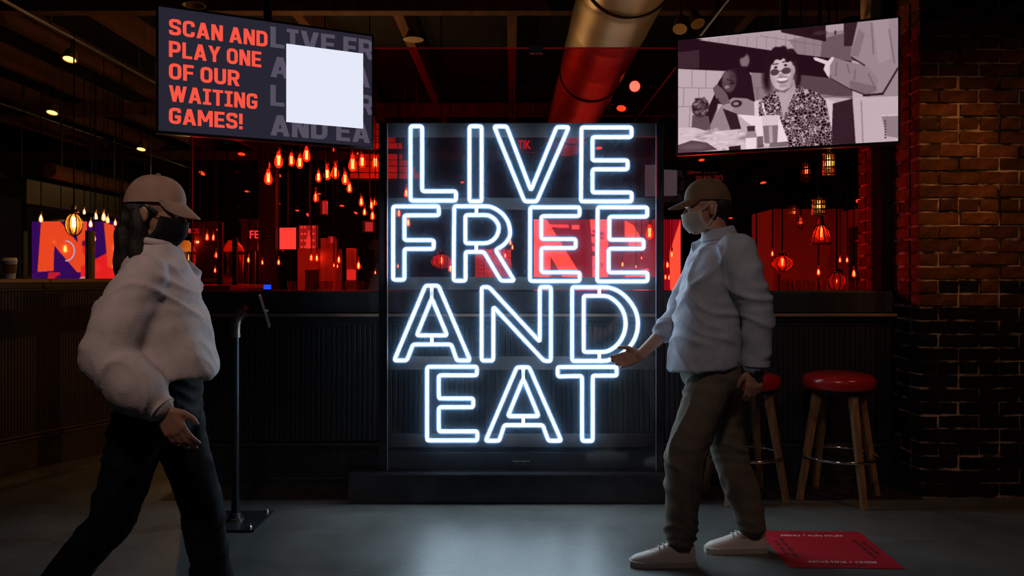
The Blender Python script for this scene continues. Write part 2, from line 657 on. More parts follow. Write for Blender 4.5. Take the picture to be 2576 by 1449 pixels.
    me = bpy.data.meshes.new(name)
    for f in bm.faces:
        f.normal_update()
        if f.normal.y > 0:
            f.normal_flip()
    bm.to_mesh(me)
    bm.free()
    me.materials.append(m)
    return me


def place_words(me, body, parent):
    """one part per word: the mesh is split at its widest gaps"""
    xs = sorted((min(me.vertices[v].co.x for v in p.vertices), max(me.vertices[v].co.x for v in p.vertices)) for p in me.polygons)
    gaps, end = [], xs[0][1]
    for a, b in xs[1:]:
        if a > end:
            gaps.append((a - end, (a + end) / 2))
        end = max(end, b)
    cuts = sorted(c for _, c in sorted(gaps, reverse=True)[:len(body.split()) - 1])
    lo = -1e9
    for hi in cuts + [1e9]:
        bm = NB()
        bm.from_mesh(me)
        bmesh.ops.delete(bm, geom=[f for f in bm.faces if not lo < f.calc_center_median().x < hi], context='FACES')
        m2 = me.copy()
        bm.to_mesh(m2)
        bm.free()
        place('lettering', m2, parent, True)
        lo = hi


def shift_mesh(me, dx, dy, dz):
    me.transform(Matrix.Translation((dx, dy, dz)))
    return me


def clip_x(me, xmax):
    bm = NB()
    bm.from_mesh(me)
    g = bm.verts[:] + bm.edges[:] + bm.faces[:]
    bmesh.ops.bisect_plane(bm, geom=g, plane_co=(xmax, 0, 0), plane_no=(1, 0, 0), clear_outer=True)
    bm.to_mesh(me)
    bm.free()
    return me


def picture_mesh(name, w, h, img, m):
    """a flat lit picture: a fine grid with one colour per vertex (img rows from the top), xz plane, centre at the origin"""
    ny, nx = img.shape[:2]
    xs = np.linspace(-w / 2, w / 2, nx)
    zs = np.linspace(h / 2, -h / 2, ny)
    X, Z = np.meshgrid(xs, zs)
    co = np.stack([X, np.zeros_like(X), Z], -1).reshape(-1, 3).astype(np.float32)
    i = np.arange(nx * ny).reshape(ny, nx)
    q = np.stack([i[:-1, :-1], i[1:, :-1], i[1:, 1:], i[:-1, 1:]], -1).reshape(-1, 4)
    me = bpy.data.meshes.new(name)
    me.vertices.add(len(co))
    me.vertices.foreach_set('co', co.ravel())
    me.loops.add(q.size)
    me.loops.foreach_set('vertex_index', q.ravel().astype(np.int32))
    me.polygons.add(len(q))
    me.polygons.foreach_set('loop_start', np.arange(0, q.size, 4, dtype=np.int32))
    me.update(calc_edges=True)
    at = me.color_attributes.new('picture', 'FLOAT_COLOR', 'POINT')
    rgba = np.ones((nx * ny, 4), dtype=np.float32)
    s = np.clip(img.reshape(-1, 3), 0, 1)
    rgba[:, :3] = np.where(s <= 0.04045, s / 12.92, ((s + 0.055) / 1.055) ** 2.4)
    at.data.foreach_set('color', rgba.ravel())
    me.materials.append(m)
    return me


def picture_material(name, strength=1.0):
    m = bpy.data.materials.new(name)
    m.use_nodes = True
    nt = m.node_tree
    nt.nodes.clear()
    o = nt.nodes.new('ShaderNodeOutputMaterial')
    e = nt.nodes.new('ShaderNodeEmission')
    a = nt.nodes.new('ShaderNodeVertexColor')
    a.layer_name = 'picture'
    e.inputs[1].default_value = strength
    nt.links.new(a.outputs[0], e.inputs[0])
    nt.links.new(e.outputs[0], o.inputs[0])
    return m


class Raster:
    """draws soft-edged shapes into a small picture"""

    def __init__(self, nx, ny, conv, base):
        self.nx, self.ny, self.conv = nx, ny, conv
        self.img = np.zeros((ny, nx, len(base) if hasattr(base, '__len__') else 1)) + base
        self.U, self.V = np.meshgrid((np.arange(nx) + 0.5) / nx, (np.arange(ny) + 0.5) / ny)

    def put(self, mask, val):
        k = mask[..., None]
        self.img = self.img * (1 - k) + np.asarray(val) * k

    def mask_poly(self, pts):
        p = np.array([self.conv(*q) for q in pts])
        ss = 2
        u = (np.arange(self.nx * ss) + 0.5) / (self.nx * ss)
        v = (np.arange(self.ny * ss) + 0.5) / (self.ny * ss)
        Ug, Vg = np.meshgrid(u, v)
        inside = np.zeros(Ug.shape, bool)
        n = len(p)
        for i in range(n):
            x1, y1 = p[i]
            x2, y2 = p[(i + 1) % n]
            if y1 == y2:
                continue
            c = ((y1 > Vg) != (y2 > Vg)) & (Ug < (x2 - x1) * (Vg - y1) / (y2 - y1) + x1)
            inside ^= c
        return inside.reshape(self.ny, ss, self.nx, ss).mean((1, 3))

    def poly(self, pts, val, alpha=1.0):
        self.put(self.mask_poly(pts) * alpha, val)

    def mask_oval(self, c, rx, ry, soft=0.12):
        cu, cv = self.conv(*c)
        u2, _ = self.conv(c[0] + rx, c[1])
        _, v2 = self.conv(c[0], c[1] + ry)
        d = np.sqrt(((self.U - cu) / (u2 - cu)) ** 2 + ((self.V - cv) / (v2 - cv)) ** 2)
        return np.clip((1 + soft / 2 - d) / soft, 0, 1)

    def oval(self, c, rx, ry, val, soft=0.12, alpha=1.0):
        self.put(self.mask_oval(c, rx, ry, soft) * alpha, val)

    def line(self, a, b, wd, val, alpha=1.0):
        a, b = np.array(a, float), np.array(b, float)
        d = (b - a) / np.linalg.norm(b - a)
        n = np.array([-d[1], d[0]]) * wd / 2
        self.poly([a + n, b + n, b - n, a - n], val, alpha)

# ------------------------------------------------------------------ the setting
bm = NB()
add_box(bm, -11, 9, -4, 22, -0.1, 0.0)
struct('floor', bm, floor_material())

bm = NB()
add_box(bm, -11, 9, -4, 22, 4.2, 4.3)
ceiling = struct('ceiling', bm, M_ceil)
for x in (-8.6, -7.4, -6.3, -5.25, -4.2, -3.15, -2.15, -1.14, 0.0, 1.35, 2.4, 3.3, 4.3, 5.4, 6.6):
    bm = NB()
    add_box(bm, x - 0.05, x + 0.05, -4, 22, 3.93, 4.2)
    struct('joist', bm, M_joist, ceiling)
for y, z in ((7.5, 3.8), (12.0, 3.75), (16.5, 3.75)):
    bm = NB()
    add_box(bm, -11, 9, y - 0.07, y + 0.07, z, 3.93)
    struct('girder', bm, M_joist, ceiling)
for x, z in ((-4.42, 3.72), (-6.9, 3.66), (1.9, 3.75)):
    bm = NB()
    add_tube(bm, (x, 5.5, z), (x, 21.5, z), 0.02, seg=8)
    for k in range(9):
        add_box(bm, x - 0.006, x + 0.006, 5.8 + k * 1.8, 5.83 + k * 1.8, z, 4.2)
    struct('conduit_pipe', bm, M_steel, ceiling)

bm = NB()
add_box(bm, -11, 9, 21.6, 21.8, 0, 4.2)
struct('wall_far', bm, M_dark)
bm = NB()
add_box(bm, -11.2, -11, -4, 21.8, 0, 4.2)
struct('wall_outer', bm, M_dark)
bm = NB()
add_box(bm, 9, 9.2, -4, 21.8, 0, 4.2)
struct('wall_inner', bm, M_dark)

# half wall under the red panes
bm = NB()
add_box(bm, -2.06, 2.41, 5.045, 5.20, 0, 1.205)
wall_back = struct('wall_back', bm, M_black)
bm = NB()
add_box(bm, -2.06, 2.41, 5.015, 5.045, 1.085, 1.215, 0.004)
struct('apron_board', bm, M_blackwood, wall_back)
bm = NB()
add_box(bm, -2.06, 2.41, 4.965, 5.045, 1.06, 1.078, 0.004)
struct('drink_ledge', bm, M_ledge, wall_back)
bm = NB()
add_box(bm, -2.06, 2.41, 4.995, 5.045, 1.03, 1.06, 0.006)
add_box(bm, -2.06, 2.41, 5.015, 5.045, 1.0, 1.03, 0.004)
struct('cove_moulding', bm, M_blackwood, wall_back)
bm = NB()
add_box(bm, -0.0145, 0.0145, -0.012, 0.012, 0.0, 0.735, 0.005)
slat_me = bm_mesh('slat', bm, M_blackwood)
x = -2.04
while x < 2.40:
    o = place('slat', slat_me)
    o.location = (x, 5.033, 0.27)
    o.parent = wall_back
    x += 0.0325
bm = NB()
add_box(bm, -2.06, 2.41, 5.005, 5.045, 0.0, 0.235, 0.004)
add_box(bm, -2.06, 2.41, 4.992, 5.045, 0.235, 0.262, 0.008)
add_box(bm, -2.06, 2.41, 4.985, 5.045, 0.0, 0.05, 0.006)
bb = struct('baseboard_back', bm, M_blackwood)
bm = NB()
add_box(bm, -2.06, 2.42, 4.66, 4.99, 0.0, 0.004)
struct('trim_1', bm, mat('dark_brown_border', (0.028, 0.017, 0.016), 0.5, vary=0.4, scale=6))  # dark brown strip along the foot of the half wall

# red panes on the half wall
T_RED = clear('red_acrylic', (0.93, 0.195, 0.20), 0.05, 0.01)
M_rededge = mat('red_acrylic_edge', (0.75, 0.03, 0.03), 0.3)  # bright red stands in for the glow gathered at the sheet edges
bm = NB()
add_box(bm, -2.06, 2.33, 5.07, 5.15, 1.205, 1.222, 0.003)
window = struct('window_1', bm, M_black)
for a, b in ((-2.055, 0.128), (0.134, 2.335)):
    bm = NB()
    add_box(bm, a, b, 5.116, 5.124, 1.222, 2.778)
    struct('pane', bm, T_RED, window)
    bm = NB()
    add_box(bm, a, b, 5.115, 5.125, 2.778, 2.786)
    struct('pane_edge', bm, M_rededge, window)
bm = NB()
add_box(bm, -2.064, -2.055, 5.114, 5.126, 1.222, 2.786)
struct('pane_edge', bm, M_rededge, window)
bm = NB()
add_box(bm, 0.11, 0.20, 5.10, 5.14, 2.745, 2.795, 0.004)
struct('pane_clip', bm, M_steel, window)
bm = NB()
add_box(bm, 2.335, 2.415, 5.03, 5.17, 1.205, 4.2, 0.004)
struct('window_frame', bm, mat('matt_black_frame', (0.004, 0.004, 0.005), 0.8, spec=0.08, vary=0.2), window)

# brick pillar at the right: every brick a part
PX0, PY0, PY1 = 2.416, 4.712, 5.52
bm = NB()
add_box(bm, PX0 + 0.0012, 4.6, PY0 + 0.0012, PY1 - 0.004, 0, 4.2)
pillar = struct('wall_right', bm, M_mortar)


def brick_mesh(length, depth, height, seed, m=None):
    rnd = random.Random(seed)
    bm = NB()
    add_box(bm, 0, length, 0, depth, 0, height)
    n = 5 if length > 0.15 else 3
    bmesh.ops.subdivide_edges(bm, edges=[e for e in bm.edges if abs((e.verts[0].co - e.verts[1].co).x) > 0.05], cuts=n)
    bmesh.ops.subdivide_edges(bm, edges=[e for e in bm.edges if abs((e.verts[0].co - e.verts[1].co).z) > 0.03], cuts=1)
    for v in bm.verts:
        p = v.co * 22 + Vector((seed * 7.3, 0, 0))
        edge = 0.0
        if v.co.z in (0, height) and v.co.y in (0, depth):
            edge = 0.35
        v.co += Vector((noise.noise(p), noise.noise(p + Vector((9, 0, 0))), noise.noise(p + Vector((0, 9, 0))))) * 0.005
        c = Vector((length / 2, depth / 2, height / 2))
        if edge:
            v.co.z += (c.z - v.co.z) * 0.07
            v.co.y += (c.y - v.co.y) * 0.05
    return bm_mesh('brick', bm, m or M_brick)


BH, COURSE = 0.068, 0.0803
stretch = [brick_mesh(0.228, 0.10, BH, s) for s in range(6)]
headers = [brick_mesh(0.108, 0.10, BH, 20 + s) for s in range(4)]
M_brickb = mat('black_brick', (0.006, 0.004, 0.0035), 0.8, spec=0.2, vary=0.5, scale=12, bump=0.5, bscale=45, per_object=0.45)  # near-black brick for the lower courses
stretch_b = [brick_mesh(0.228, 0.10, BH, s, M_brickb) for s in range(5)]
headers_b = [brick_mesh(0.108, 0.10, BH, 20 + s, M_brickb) for s in range(4)]
for r in range(38):
    z = 0.012 + r * COURSE
    odd = r % 2
    head_row = (r % 6) == 3
    # front face, laid from the corner outwards
    x = PX0 - 0.004
    k = 0
    while x < 3.16:
        hd = head_row or (odd and k == 0)
        L = 0.108 if hd else 0.228
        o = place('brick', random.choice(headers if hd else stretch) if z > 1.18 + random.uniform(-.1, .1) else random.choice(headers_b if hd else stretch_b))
        o.location = (x, PY0 - 0.006 + random.uniform(-0.004, 0.003), z + random.uniform(-0.003, 0.003))
        o.rotation_euler = (0, random.uniform(-0.008, 0.008), random.uniform(-0.008, 0.008))
        o.scale.x = random.uniform(0.97, 1.03)
        o.parent = pillar
        x += L + 0.0125
        k += 1
    # return face, running back from the corner
    y = PY0 + (0.110 if not odd else 0.112)
    k = 0
    while y < PY1 - 0.05:
        hd = (odd == 0 and k == 1) or head_row
        L = 0.108 if hd else 0.228
        if y + L > PY1:
            hd, L = True, 0.108
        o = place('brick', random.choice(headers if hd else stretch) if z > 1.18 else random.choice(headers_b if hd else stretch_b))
        o.rotation_euler = (0, random.uniform(-0.008, 0.008), -math.pi / 2 + random.uniform(-0.006, 0.006))
        o.location = (PX0 - 0.006 + random.uniform(-0.004, 0.003), y + L, z + random.uniform(-0.003, 0.003))
        o.parent = pillar
        y += L + 0.0125
        k += 1

# half wall running back at the left, with tambour face, ledge and base
ANG = math.atan2(0.916, 0.402)
bm = NB()
add_box(bm, -0.6, 2.3, 0.015, 0.2, 0, 1.262)
wall_left = struct('wall_left', bm, M_black)
wall_left.location = (-3.62, 4.66, 0)
wall_left.rotation_euler = (0, 0, ANG)


def wl(name, bm, m):
    o = place(name, bm_mesh(name, bm, m), wall_left, True)
    return o


bm = NB()
add_box(bm, -0.6, 2.3, -0.05, 0.25, 1.268, 1.297, 0.005)
wl('ledge_top', bm, mat('golden_ledge_wood', (0.3, 0.15, 0.06), 0.35, vary=0.35, scale=4, stretch=(0.5, 6, 6)))
bm = NB()
add_box(bm, -0.6, 2.3, -0.025, 0.015, 1.212, 1.234, 0.006)
add_box(bm, -0.6, 2.3, -0.008, 0.015, 1.234, 1.268)
wl('cove_moulding', bm, M_brownwood)
bm = NB()
add_box(bm, -0.0095, 0.0095, -0.011, 0.012, 0.24, 1.212, 0.004)
sl = bm_mesh('slat', bm, M_brownwood)
x = -0.59
while x < 2.3:
    o = place('slat', sl, wall_left, True)
    o.location = (x, 0.008, 0)
    x += 0.022
bm = NB()
add_box(bm, -0.6, 2.3, -0.012, 0.015, 0.0, 0.2, 0.003)
add_box(bm, -0.6, 2.3, -0.03, 0.015, 0.2, 0.222, 0.007)
add_box(bm, -0.6, 2.3, -0.022, 0.015, 0.226, 0.244, 0.006)
wl('base_moulding', bm, M_brownwood)

# ------------------------------------------------------------------ the lit sign
SIGN_Y = 4.64
sign = thing('neon_sign', 'tall framed neon sign with glowing white letters LIVE FREE AND EAT on black plinth', 'sign',
             (0.053, 4.78, 0))
bm = NB()
add_box(bm, -0.945, 1.05, 4.58, 4.975, 0.0, 0.168, 0.004)
part('plinth', bm, M_steel, sign)
bm = NB()
add_box(bm, -0.94, 1.045, 4.584, 4.97, 0.168, 0.1715)
part('plinth_top', bm, M_black, sign)
for a, b in ((955, 974), (1651, 1668)):
    p, q = W(a, 310, 4.69), W(b, 310, 4.69)
    bm = NB()
    add_box(bm, p.x, q.x, 4.66, 4.715, 0.1715, p.z, 0.003)
    part('post', bm, M_steel, sign)
for y0, y1 in ((310, 345), (498, 527), (697, 729), (896, 930), (1091, 1124)):
    p, q = W(974, y0, 4.71), W(1651, y1, 4.71)
    bm = NB()
    add_box(bm, p.x, q.x, 4.70, 4.725, q.z, p.z, 0.003)
    part('rail', bm, M_rail, sign)
bm = NB()
p, q = W(974, 1137, 4.71), W(1651, 1186, 4.71)
add_box(bm, p.x, q.x, 4.70, 4.76, q.z, p.z, 0.004)
part('power_tray', bm, M_steel, sign)
bm = NB()
p, q = W(1289, 1155, 4.68), W(1332, 1161, 4.68)
add_box(bm, p.x, q.x, 4.66, 4.70, q.z, p.z, 0.002)
for xx in (1297, 1313):
    c = W(xx, 1164, 4.675)
    add_box(bm, c.x, c.x + 0.02, 4.66, 4.70, c.z - 0.007, c.z, 0.002)
part('latch', bm, M_chrome, sign)
M_panel = clear('hazy_clear_acrylic', (0.985, 0.985, 0.99), 0.03, 0.03, haze=0.040, haze_color=(0.42, 0.66, 1.0))  # blue haze in the sheet stands in for glow around the tubes
p, q = W(974, 311, 4.67), W(1651, 1190, 4.67)
bm = NB()
add_box(bm, p.x, q.x, 4.6535, 4.6585, 0.1715, p.z)
part('acrylic_panel', bm, M_panel, sign)
M_edge = mat('acrylic_edge', (0.45, 0.5, 0.75), 0.3)
for xx in (974.5, 1650.5):
    c = W(xx, 311, 4.655)
    bm = NB()
    add_box(bm, c.x - 0.0018, c.x + 0.0018, 4.652, 4.667, 0.1715, c.z)
    part('panel_edge', bm, M_edge, sign)


def conv(o, s, pts):
    return [(o[0] + x / s, o[1] + y / s) for x, y in pts]


Z1 = ((960, 100), 2.3365)
Z4 = ((960, 500), 6.3)
Z5 = ((1300, 500), 6.133)
ZA = ((940, 700), 4.83)
ZB = ((1300, 700), 4.831)
ZE = ((860, 900), 3.715)
ZT = ((1280, 900), 3.716)
LETTERS = [
    ('L', [conv(*Z1, [(169, 507), (238, 507), (238, 890), (437, 890), (437, 945), (169, 945)])], [False]),
    ('I', [conv(*Z1, [(516, 507), (588, 507), (588, 950), (516, 950)])], [False]),
    ('V', [conv(*Z1, [(661, 508), (735, 508), (878, 885), (1029, 512), (1101, 512), (912, 950), (840, 950)])], [False]),
    ('E', [conv(*Z1, [(1175, 514), (1470, 514), (1470, 571), (1240, 571), (1240, 708), (1447, 708), (1447, 761), (1240, 761),
                      (1240, 897), (1471, 897), (1471, 950), (1172, 950)])], [False]),
    ('F', [conv(*Z4, [(180, 120), (905, 120), (905, 262), (360, 262), (360, 655), (825, 655), (825, 795), (360, 795), (360, 1285), (180, 1285)])], [False]),
    ('R', [conv(*Z4, [(1150, 118), (1640, 118), (1740, 132), (1840, 180), (1935, 260), (2005, 370), (2036, 500), (2030, 590), (1990, 670), (1910, 750),
                      (1805, 812), (2105, 1300), (1890, 1300), (1620, 842), (1330, 842), (1330, 1300), (1140, 1300)]),
           conv(*Z4, [(1327, 258), (1640, 258), (1725, 278), (1800, 335), (1848, 410), (1853, 500), (1825, 585), (1770, 650), (1700, 690), (1620, 705), (1327, 705)])],
     [True, True]),
    ('E', [conv(*Z5, [(207, 130), (970, 130), (970, 268), (380, 268), (380, 620), (910, 620), (910, 760), (380, 760), (380, 1135), (972, 1135), (972, 1270), (203, 1270)])], [False]),
    ('E', [conv(*Z5, [(1250, 130), (2015, 130), (2015, 276), (1430, 276), (1430, 632), (1960, 632), (1960, 771), (1420, 771), (1420, 1138), (2020, 1138), (2020, 1275), (1242, 1275)])], [False]),
    ('A', [conv(*ZA, [(628, 90), (785, 90), (1172, 1000), (1010, 1000), (943, 805), (477, 805), (402, 1000), (248, 1000)]),
           conv(*ZA, [(705, 245), (893, 695), (522, 695)])], [False, False]),
    ('N', [[(1211.6, 722), (1230, 722), (1358, 860), (1358, 722), (1386, 722), (1386, 908.5), (1369, 908.5), (1241, 771.5), (1241, 907.5), (1211.6, 907.5)]], [False]),
    ('D', [conv(*ZB, [(673, 108), (1040, 108), (1150, 122), (1250, 165), (1335, 235), (1410, 330), (1457, 430), (1475, 545), (1457, 680), (1400, 800), (1310, 895),
                      (1200, 965), (1120, 995), (1040, 1005), (673, 1005)]),
           conv(*ZB, [(815, 215), (1040, 215), (1125, 230), (1205, 285), (1270, 360), (1310, 450), (1325, 550), (1310, 655), (1265, 755), (1200, 830), (1120, 880),
                      (1040, 897), (815, 897)])], [True, True]),
    ('E', [conv(*ZE, [(795, 85), (1262, 85), (1262, 165), (905, 165), (905, 382), (1228, 382), (1228, 464), (905, 464), (905, 690), (1266, 690), (1266, 775), (795, 775)])], [False]),
    ('A', [[(1300.2, 924), (1331, 924), (1412.5, 1109.5), (1379.6, 1109.5), (1365.6, 1070), (1268.5, 1070), (1255.7, 1109.5), (1221.5, 1109.5)],
           [(1316.2, 953), (1355.5, 1047.3), (1277.5, 1047.3)]], [False, False]),
    ('T', [conv(*ZT, [(456, 88), (1010, 86), (1010, 168), (785, 168), (785, 780), (685, 780), (685, 171), (457, 176)])], [False]),
]


def rounded(pts, r, curvy):
    """corner rounding of a closed outline (pixels)"""
    out = []
    n = len(pts)
    for i in range(n):
        a, b, c = Vector(pts[i - 1]), Vector(pts[i]), Vector(pts[(i + 1) % n])
        u, v = (a - b), (c - b)
        lu, lv = u.length, v.length
        ang = u.angle(v)
        if curvy and ang > 2.5:
            out.append(b)
            continue
        k = min(r, lu * 0.45, lv * 0.45)
        p, q = b + u / lu * k, b + v / lv * k
        for t in (0, 0.33, 0.67, 1):
            out.append(p.lerp(b, t).lerp(b.lerp(q, t), t))
    return out


def smooth_curve(pts, curvy):
    """Catmull-Rom through the bends of round letters; straight sides stay straight"""
    if not curvy:
        return pts
    out = []
    n = len(pts)
    P = [Vector(p) for p in pts]

    def bend(i):
        return (P[i - 1] - P[i]).angle(P[(i + 1) % n] - P[i]) > 2.3
    for i in range(n):
        out.append(P[i])
        j = (i + 1) % n
        if bend(i) and bend(j):
            a, b, c, d = P[i - 1], P[i], P[j], P[(j + 1) % n]
            for t in (0.33, 0.67):
                out.append(0.5 * ((2 * b) + (-a + c) * t + (2 * a - 5 * b + 4 * c - d) * t * t + (-a + 3 * b - 3 * c + d) * t ** 3))
    return out


NEON = glow('neon_light', (0.64, 0.85, 1.0), 15.0)
M_back = mat('blue_grey_letter_backing', (0.062, 0.11, 0.19), 0.7, spec=0.1, vary=0.05)
for ch, outlines, curvy in LETTERS:
    base = NB()
    tube = NB()
    for pts, cv in zip(outlines, curvy):
        pp = rounded(smooth_curve(pts, cv), 5.0, cv)
        w3 = [W(x, y, SIGN_Y) for x, y in pp]
        add_path(tube, w3, 0.0085, 8, closed=True)
        # flat backing strip following the tube
        n = len(pp)
        v2 = [Vector(p) for p in pp]
        lr, li = [], []
        for i in range(n):
            d = (v2[(i + 1) % n] - v2[i - 1])
            d = d.normalized() if d.length > 1e-6 else Vector((1, 0))
            nn = Vector((-d.y, d.x)) * 6.6
            lr.append(v2[i] + nn)
            li.append(v2[i] - nn)
        f0, f1 = 4.6590, 4.6650
        R = [[base.verts.new(W(p.x, p.y, f)) for p in L] for L in (lr, li) for f in (f0, f1)]
        for i in range(n):
            j = (i + 1) % n
            base.faces.new((R[0][i], R[0][j], R[2][j], R[2][i]))
            base.faces.new((R[1][i], R[3][i], R[3][j], R[1][j]))
            base.faces.new((R[0][i], R[1][i], R[1][j], R[0][j]))
            base.faces.new((R[2][i], R[2][j], R[3][j], R[3][i]))
    lt = part('letter', base, M_back, sign)
    lt['label'] = 'glowing outlined letter ' + ch
    part('neon_tube', tube, NEON, lt, True)
M_bridge = mat('lilac_acrylic_bridge', (0.5, 0.52, 0.75), 0.4)
for x, y0, y1 in ((1198.5, 523, 539), (1198, 616, 631), (1086, 722, 750), (1086.5, 849, 863), (1507.5, 725, 743), (1507.5, 890, 905), (1316.3, 927, 953), (1316.3, 1050, 1067)):
    p, q = W(x - 4.5, y0, 4.656), W(x + 4.5, y1, 4.656)
    bm = NB()
    add_box(bm, p.x, q.x, 4.652, 4.662, q.z, p.z, 0.001)
    part('bridge', bm, M_bridge, sign)

# ------------------------------------------------------------------ hanging screens
TW, TH = 1.205, 0.682


def make_tv(label, cx, cy, ztop, rz):
    t = thing('television', label, 'screen', (cx, cy, ztop - TH / 2), rz)
    bm = NB()
    add_box(bm, -TW / 2 - 0.012, TW / 2 + 0.012, 0.006, 0.05, -TH / 2 - 0.016, TH / 2 + 0.012, 0.005)
    add_box(bm, -0.32, 0.32, 0.05, 0.085, -0.22, 0.2, 0.01)
    part('housing', bm, M_plastic, t, local=True)
    for a in ((-TW / 2 - 0.012, -TW / 2, -TH / 2 - 0.016, TH / 2 + 0.012), (TW / 2, TW / 2 + 0.012, -TH / 2 - 0.016, TH / 2 + 0.012),
              (-TW / 2, TW / 2, TH / 2, TH / 2 + 0.012), (-TW / 2, TW / 2, -TH / 2 - 0.016, -TH / 2)):
        bm = NB()
        add_box(bm, a[0], a[1], -0.004, 0.006, a[2], a[3], 0.0015)
        part('bezel', bm, M_plastic, t, local=True)
    bm = NB()
    add_box(bm, -0.15, 0.15, 0.085, 0.1, -0.12, 0.12, 0.003)
    add_tube(bm, (0, 0.125, -0.1), (0, 0.125, 4.2 - (ztop - TH / 2)), 0.024, seg=14)
    add_box(bm, -0.03, 0.03, 0.098, 0.13, -0.1, 0.1)
    add_lathe(bm, [(0.08, 0), (0.08, 0.01)], (0, 0.125, 4.2 - (ztop - TH / 2) - 0.01), 16)
    part('ceiling_mount', bm, M_plastic, t, local=True)
    return t


S_bg = glow('screen_dark_slate', srgb(40, 37, 50), 1.0)
S_red = glow('screen_coral_lettering', srgb(250, 84, 66), 1.0)
S_grey = glow('screen_grey_lettering', srgb(84, 78, 94), 1.0)
S_white = glow('screen_white_card', srgb(229, 233, 249), 1.0)


def game_screen(t):
    bm = NB()
    add_box(bm, -TW / 2, TW / 2, 0.0, 0.006, -TH / 2, TH / 2)
    part('display', bm, S_bg, t, local=True)
    L, T = -TW / 2, TH / 2
    # big grey words behind
    for (s, v, u1) in (('LIVE FR', 0.035, 1.01), ('AND EA', 0.29, 0.99), ('LIVE FR', 0.535, 1.01), ('AND EA', 0.79, 0.99)):
        u0 = 0.495
        me = block_text(s, (u1 - u0) * TW, 0.178 * TH, S_grey)
        shift_mesh(me, L + u0 * TW, -0.0012, T - (v + 0.178) * TH)
        clip_x(me, TW / 2)
        place_words(me, s, t)
    bm = NB()
    add_box(bm, L + 0.57 * TW, L + 0.954 * TW, -0.0028, -0.0018, T - 0.843 * TH, T - 0.167 * TH)
    part('white_card', bm, S_white, t, local=True)
    for s, u1, v0 in (('SCAN AND', 0.481, 0.086), ('PLAY ONE', 0.452, 0.266), ('OF OUR', 0.352, 0.446), ('WAITING', 0.434, 0.626), ('GAMES!', 0.367, 0.806)):
        me = block_text(s, (u1 - 0.043) * TW, 0.132 * TH, S_red, 0.198)
        shift_mesh(me, L + 0.043 * TW, -0.0036, T - (v0 + 0.132) * TH)
        place_words(me, s, t)


tv = make_tv('hanging screen reading SCAN AND PLAY ONE OF OUR WAITING GAMES!', -1.404, 4.64, 2.794, math.radians(26.8))
game_screen(tv)
tv = make_tv('hanging screen with coral waiting games text mirrored in the red pane', 2.45, -1.15, 3.06, math.pi + 0.32)
game_screen(tv)

tv = make_tv('hanging screen showing a black and white photo of a laughing diner in sunglasses', 1.572, 4.61, 2.741, -math.atan2(0.42, 1.13))
PC = [(368, 310), (2285, 165), (2255, 1240), (365, 1318)]


def pconv(x, y):
    # picture pixels of the photographed screen to (u, v), perspective included
    u = (x - 367) / (2268 - 367)
    for _ in range(3):
        v = (y - (310 + (165 - 310) * u)) / ((1318 + (1240 - 1318) * u) - (310 + (165 - 310) * u))
        xl, xr = 368 - 3 * v, 2285 - 30 * v
        u = (x - xl) / (xr - xl)
    zl, zr = 4.82, 4.40
    uu = u * zl / (zr - u * (zr - zl))
    return uu, v


R = Raster(440, 250, pconv, [0.76])
rs = np.random.RandomState(3)
R.poly([(1000, 600), (1400, 600), (1870, 690), (1870, 860), (1380, 820), (1000, 860)], 0.56)
R.poly([(1390, 640), (1870, 700), (1870, 860), (1390, 780)], 0.34)
for (a, b) in (((365, 730), (700, 745)), ((365, 900), (600, 905)), ((1000, 748), (1180, 750)), ((1400, 660), (1870, 720)), ((1390, 760), (1870, 800))):
    R.line(a, b, 4, 0.35, 0.7)
for (a, b) in (((490, 575), (488, 730)), ((610, 580), (606, 735)), ((418, 735), (412, 900)), ((548, 740), (540, 880)), ((470, 905), (460, 1090)), ((1050, 750), (1050, 860))):
    R.line(a, b, 4, 0.35, 0.7)
R.poly([(360, 290), (545, 300), (1200, 425), (1870, 530), (1870, 700), (1400, 640), (1000, 612), (760, 592), (360, 562)], 0.05)
R.poly([(545, 312), (1262, 240), (1940, 180), (1940, 540), (1860, 525), (1400, 460)], 0.70)
R.poly([(1330, 330), (1940, 240), (1940, 540), (1860, 525), (1400, 460)], 0.50, 0.6)
R.poly([(1620, 330), (1940, 260), (1940, 540), (1860, 525), (1600, 490)], 0.36, 0.7)
R.line((1080, 290), (1880, 440), 4, 0.4, 0.8)
for x in range(640, 1800, 83):
    R.line((x, 300 - (x - 640) * 0.01), (x - 8, 345 + (x - 640) * 0.16), 3.5, 0.4, 0.7)
R.poly([(370, 415), (552, 400), (552, 562), (370, 560)], 0.2)
R.poly([(1255, 235), (1652, 195), (1652, 357), (1270, 265)], 0.10)
R.oval((1520, 262), 22, 26, 0.02, 0.3)
R.oval((1600, 280), 60, 16, 0.22, 0.6)
R.poly([(1808, 190), (1935, 180), (1935, 330), (1880, 400), (1808, 402)], 0.16)
R.line((1735, 262), (1735, 300), 18, 0.25)
# booth and seat
R.poly([(1640, 860), (1760, 900), (1700, 1120), (1650, 1100)], 0.85)
R.poly([(1700, 900), (1870, 860), (1890, 1260), (1680, 1260), (1690, 1080)], 0.16)
R.line((1620, 840), (1870, 845), 14, 0.5)
R.poly([(1025, 870), (1070, 860), (1060, 1000), (1025, 1000)], 0.88)
# figure in the back
R.oval((945, 505), 42, 62, 0.5, 0.4)
R.oval((915, 440), 45, 40, 0.03, 0.5)
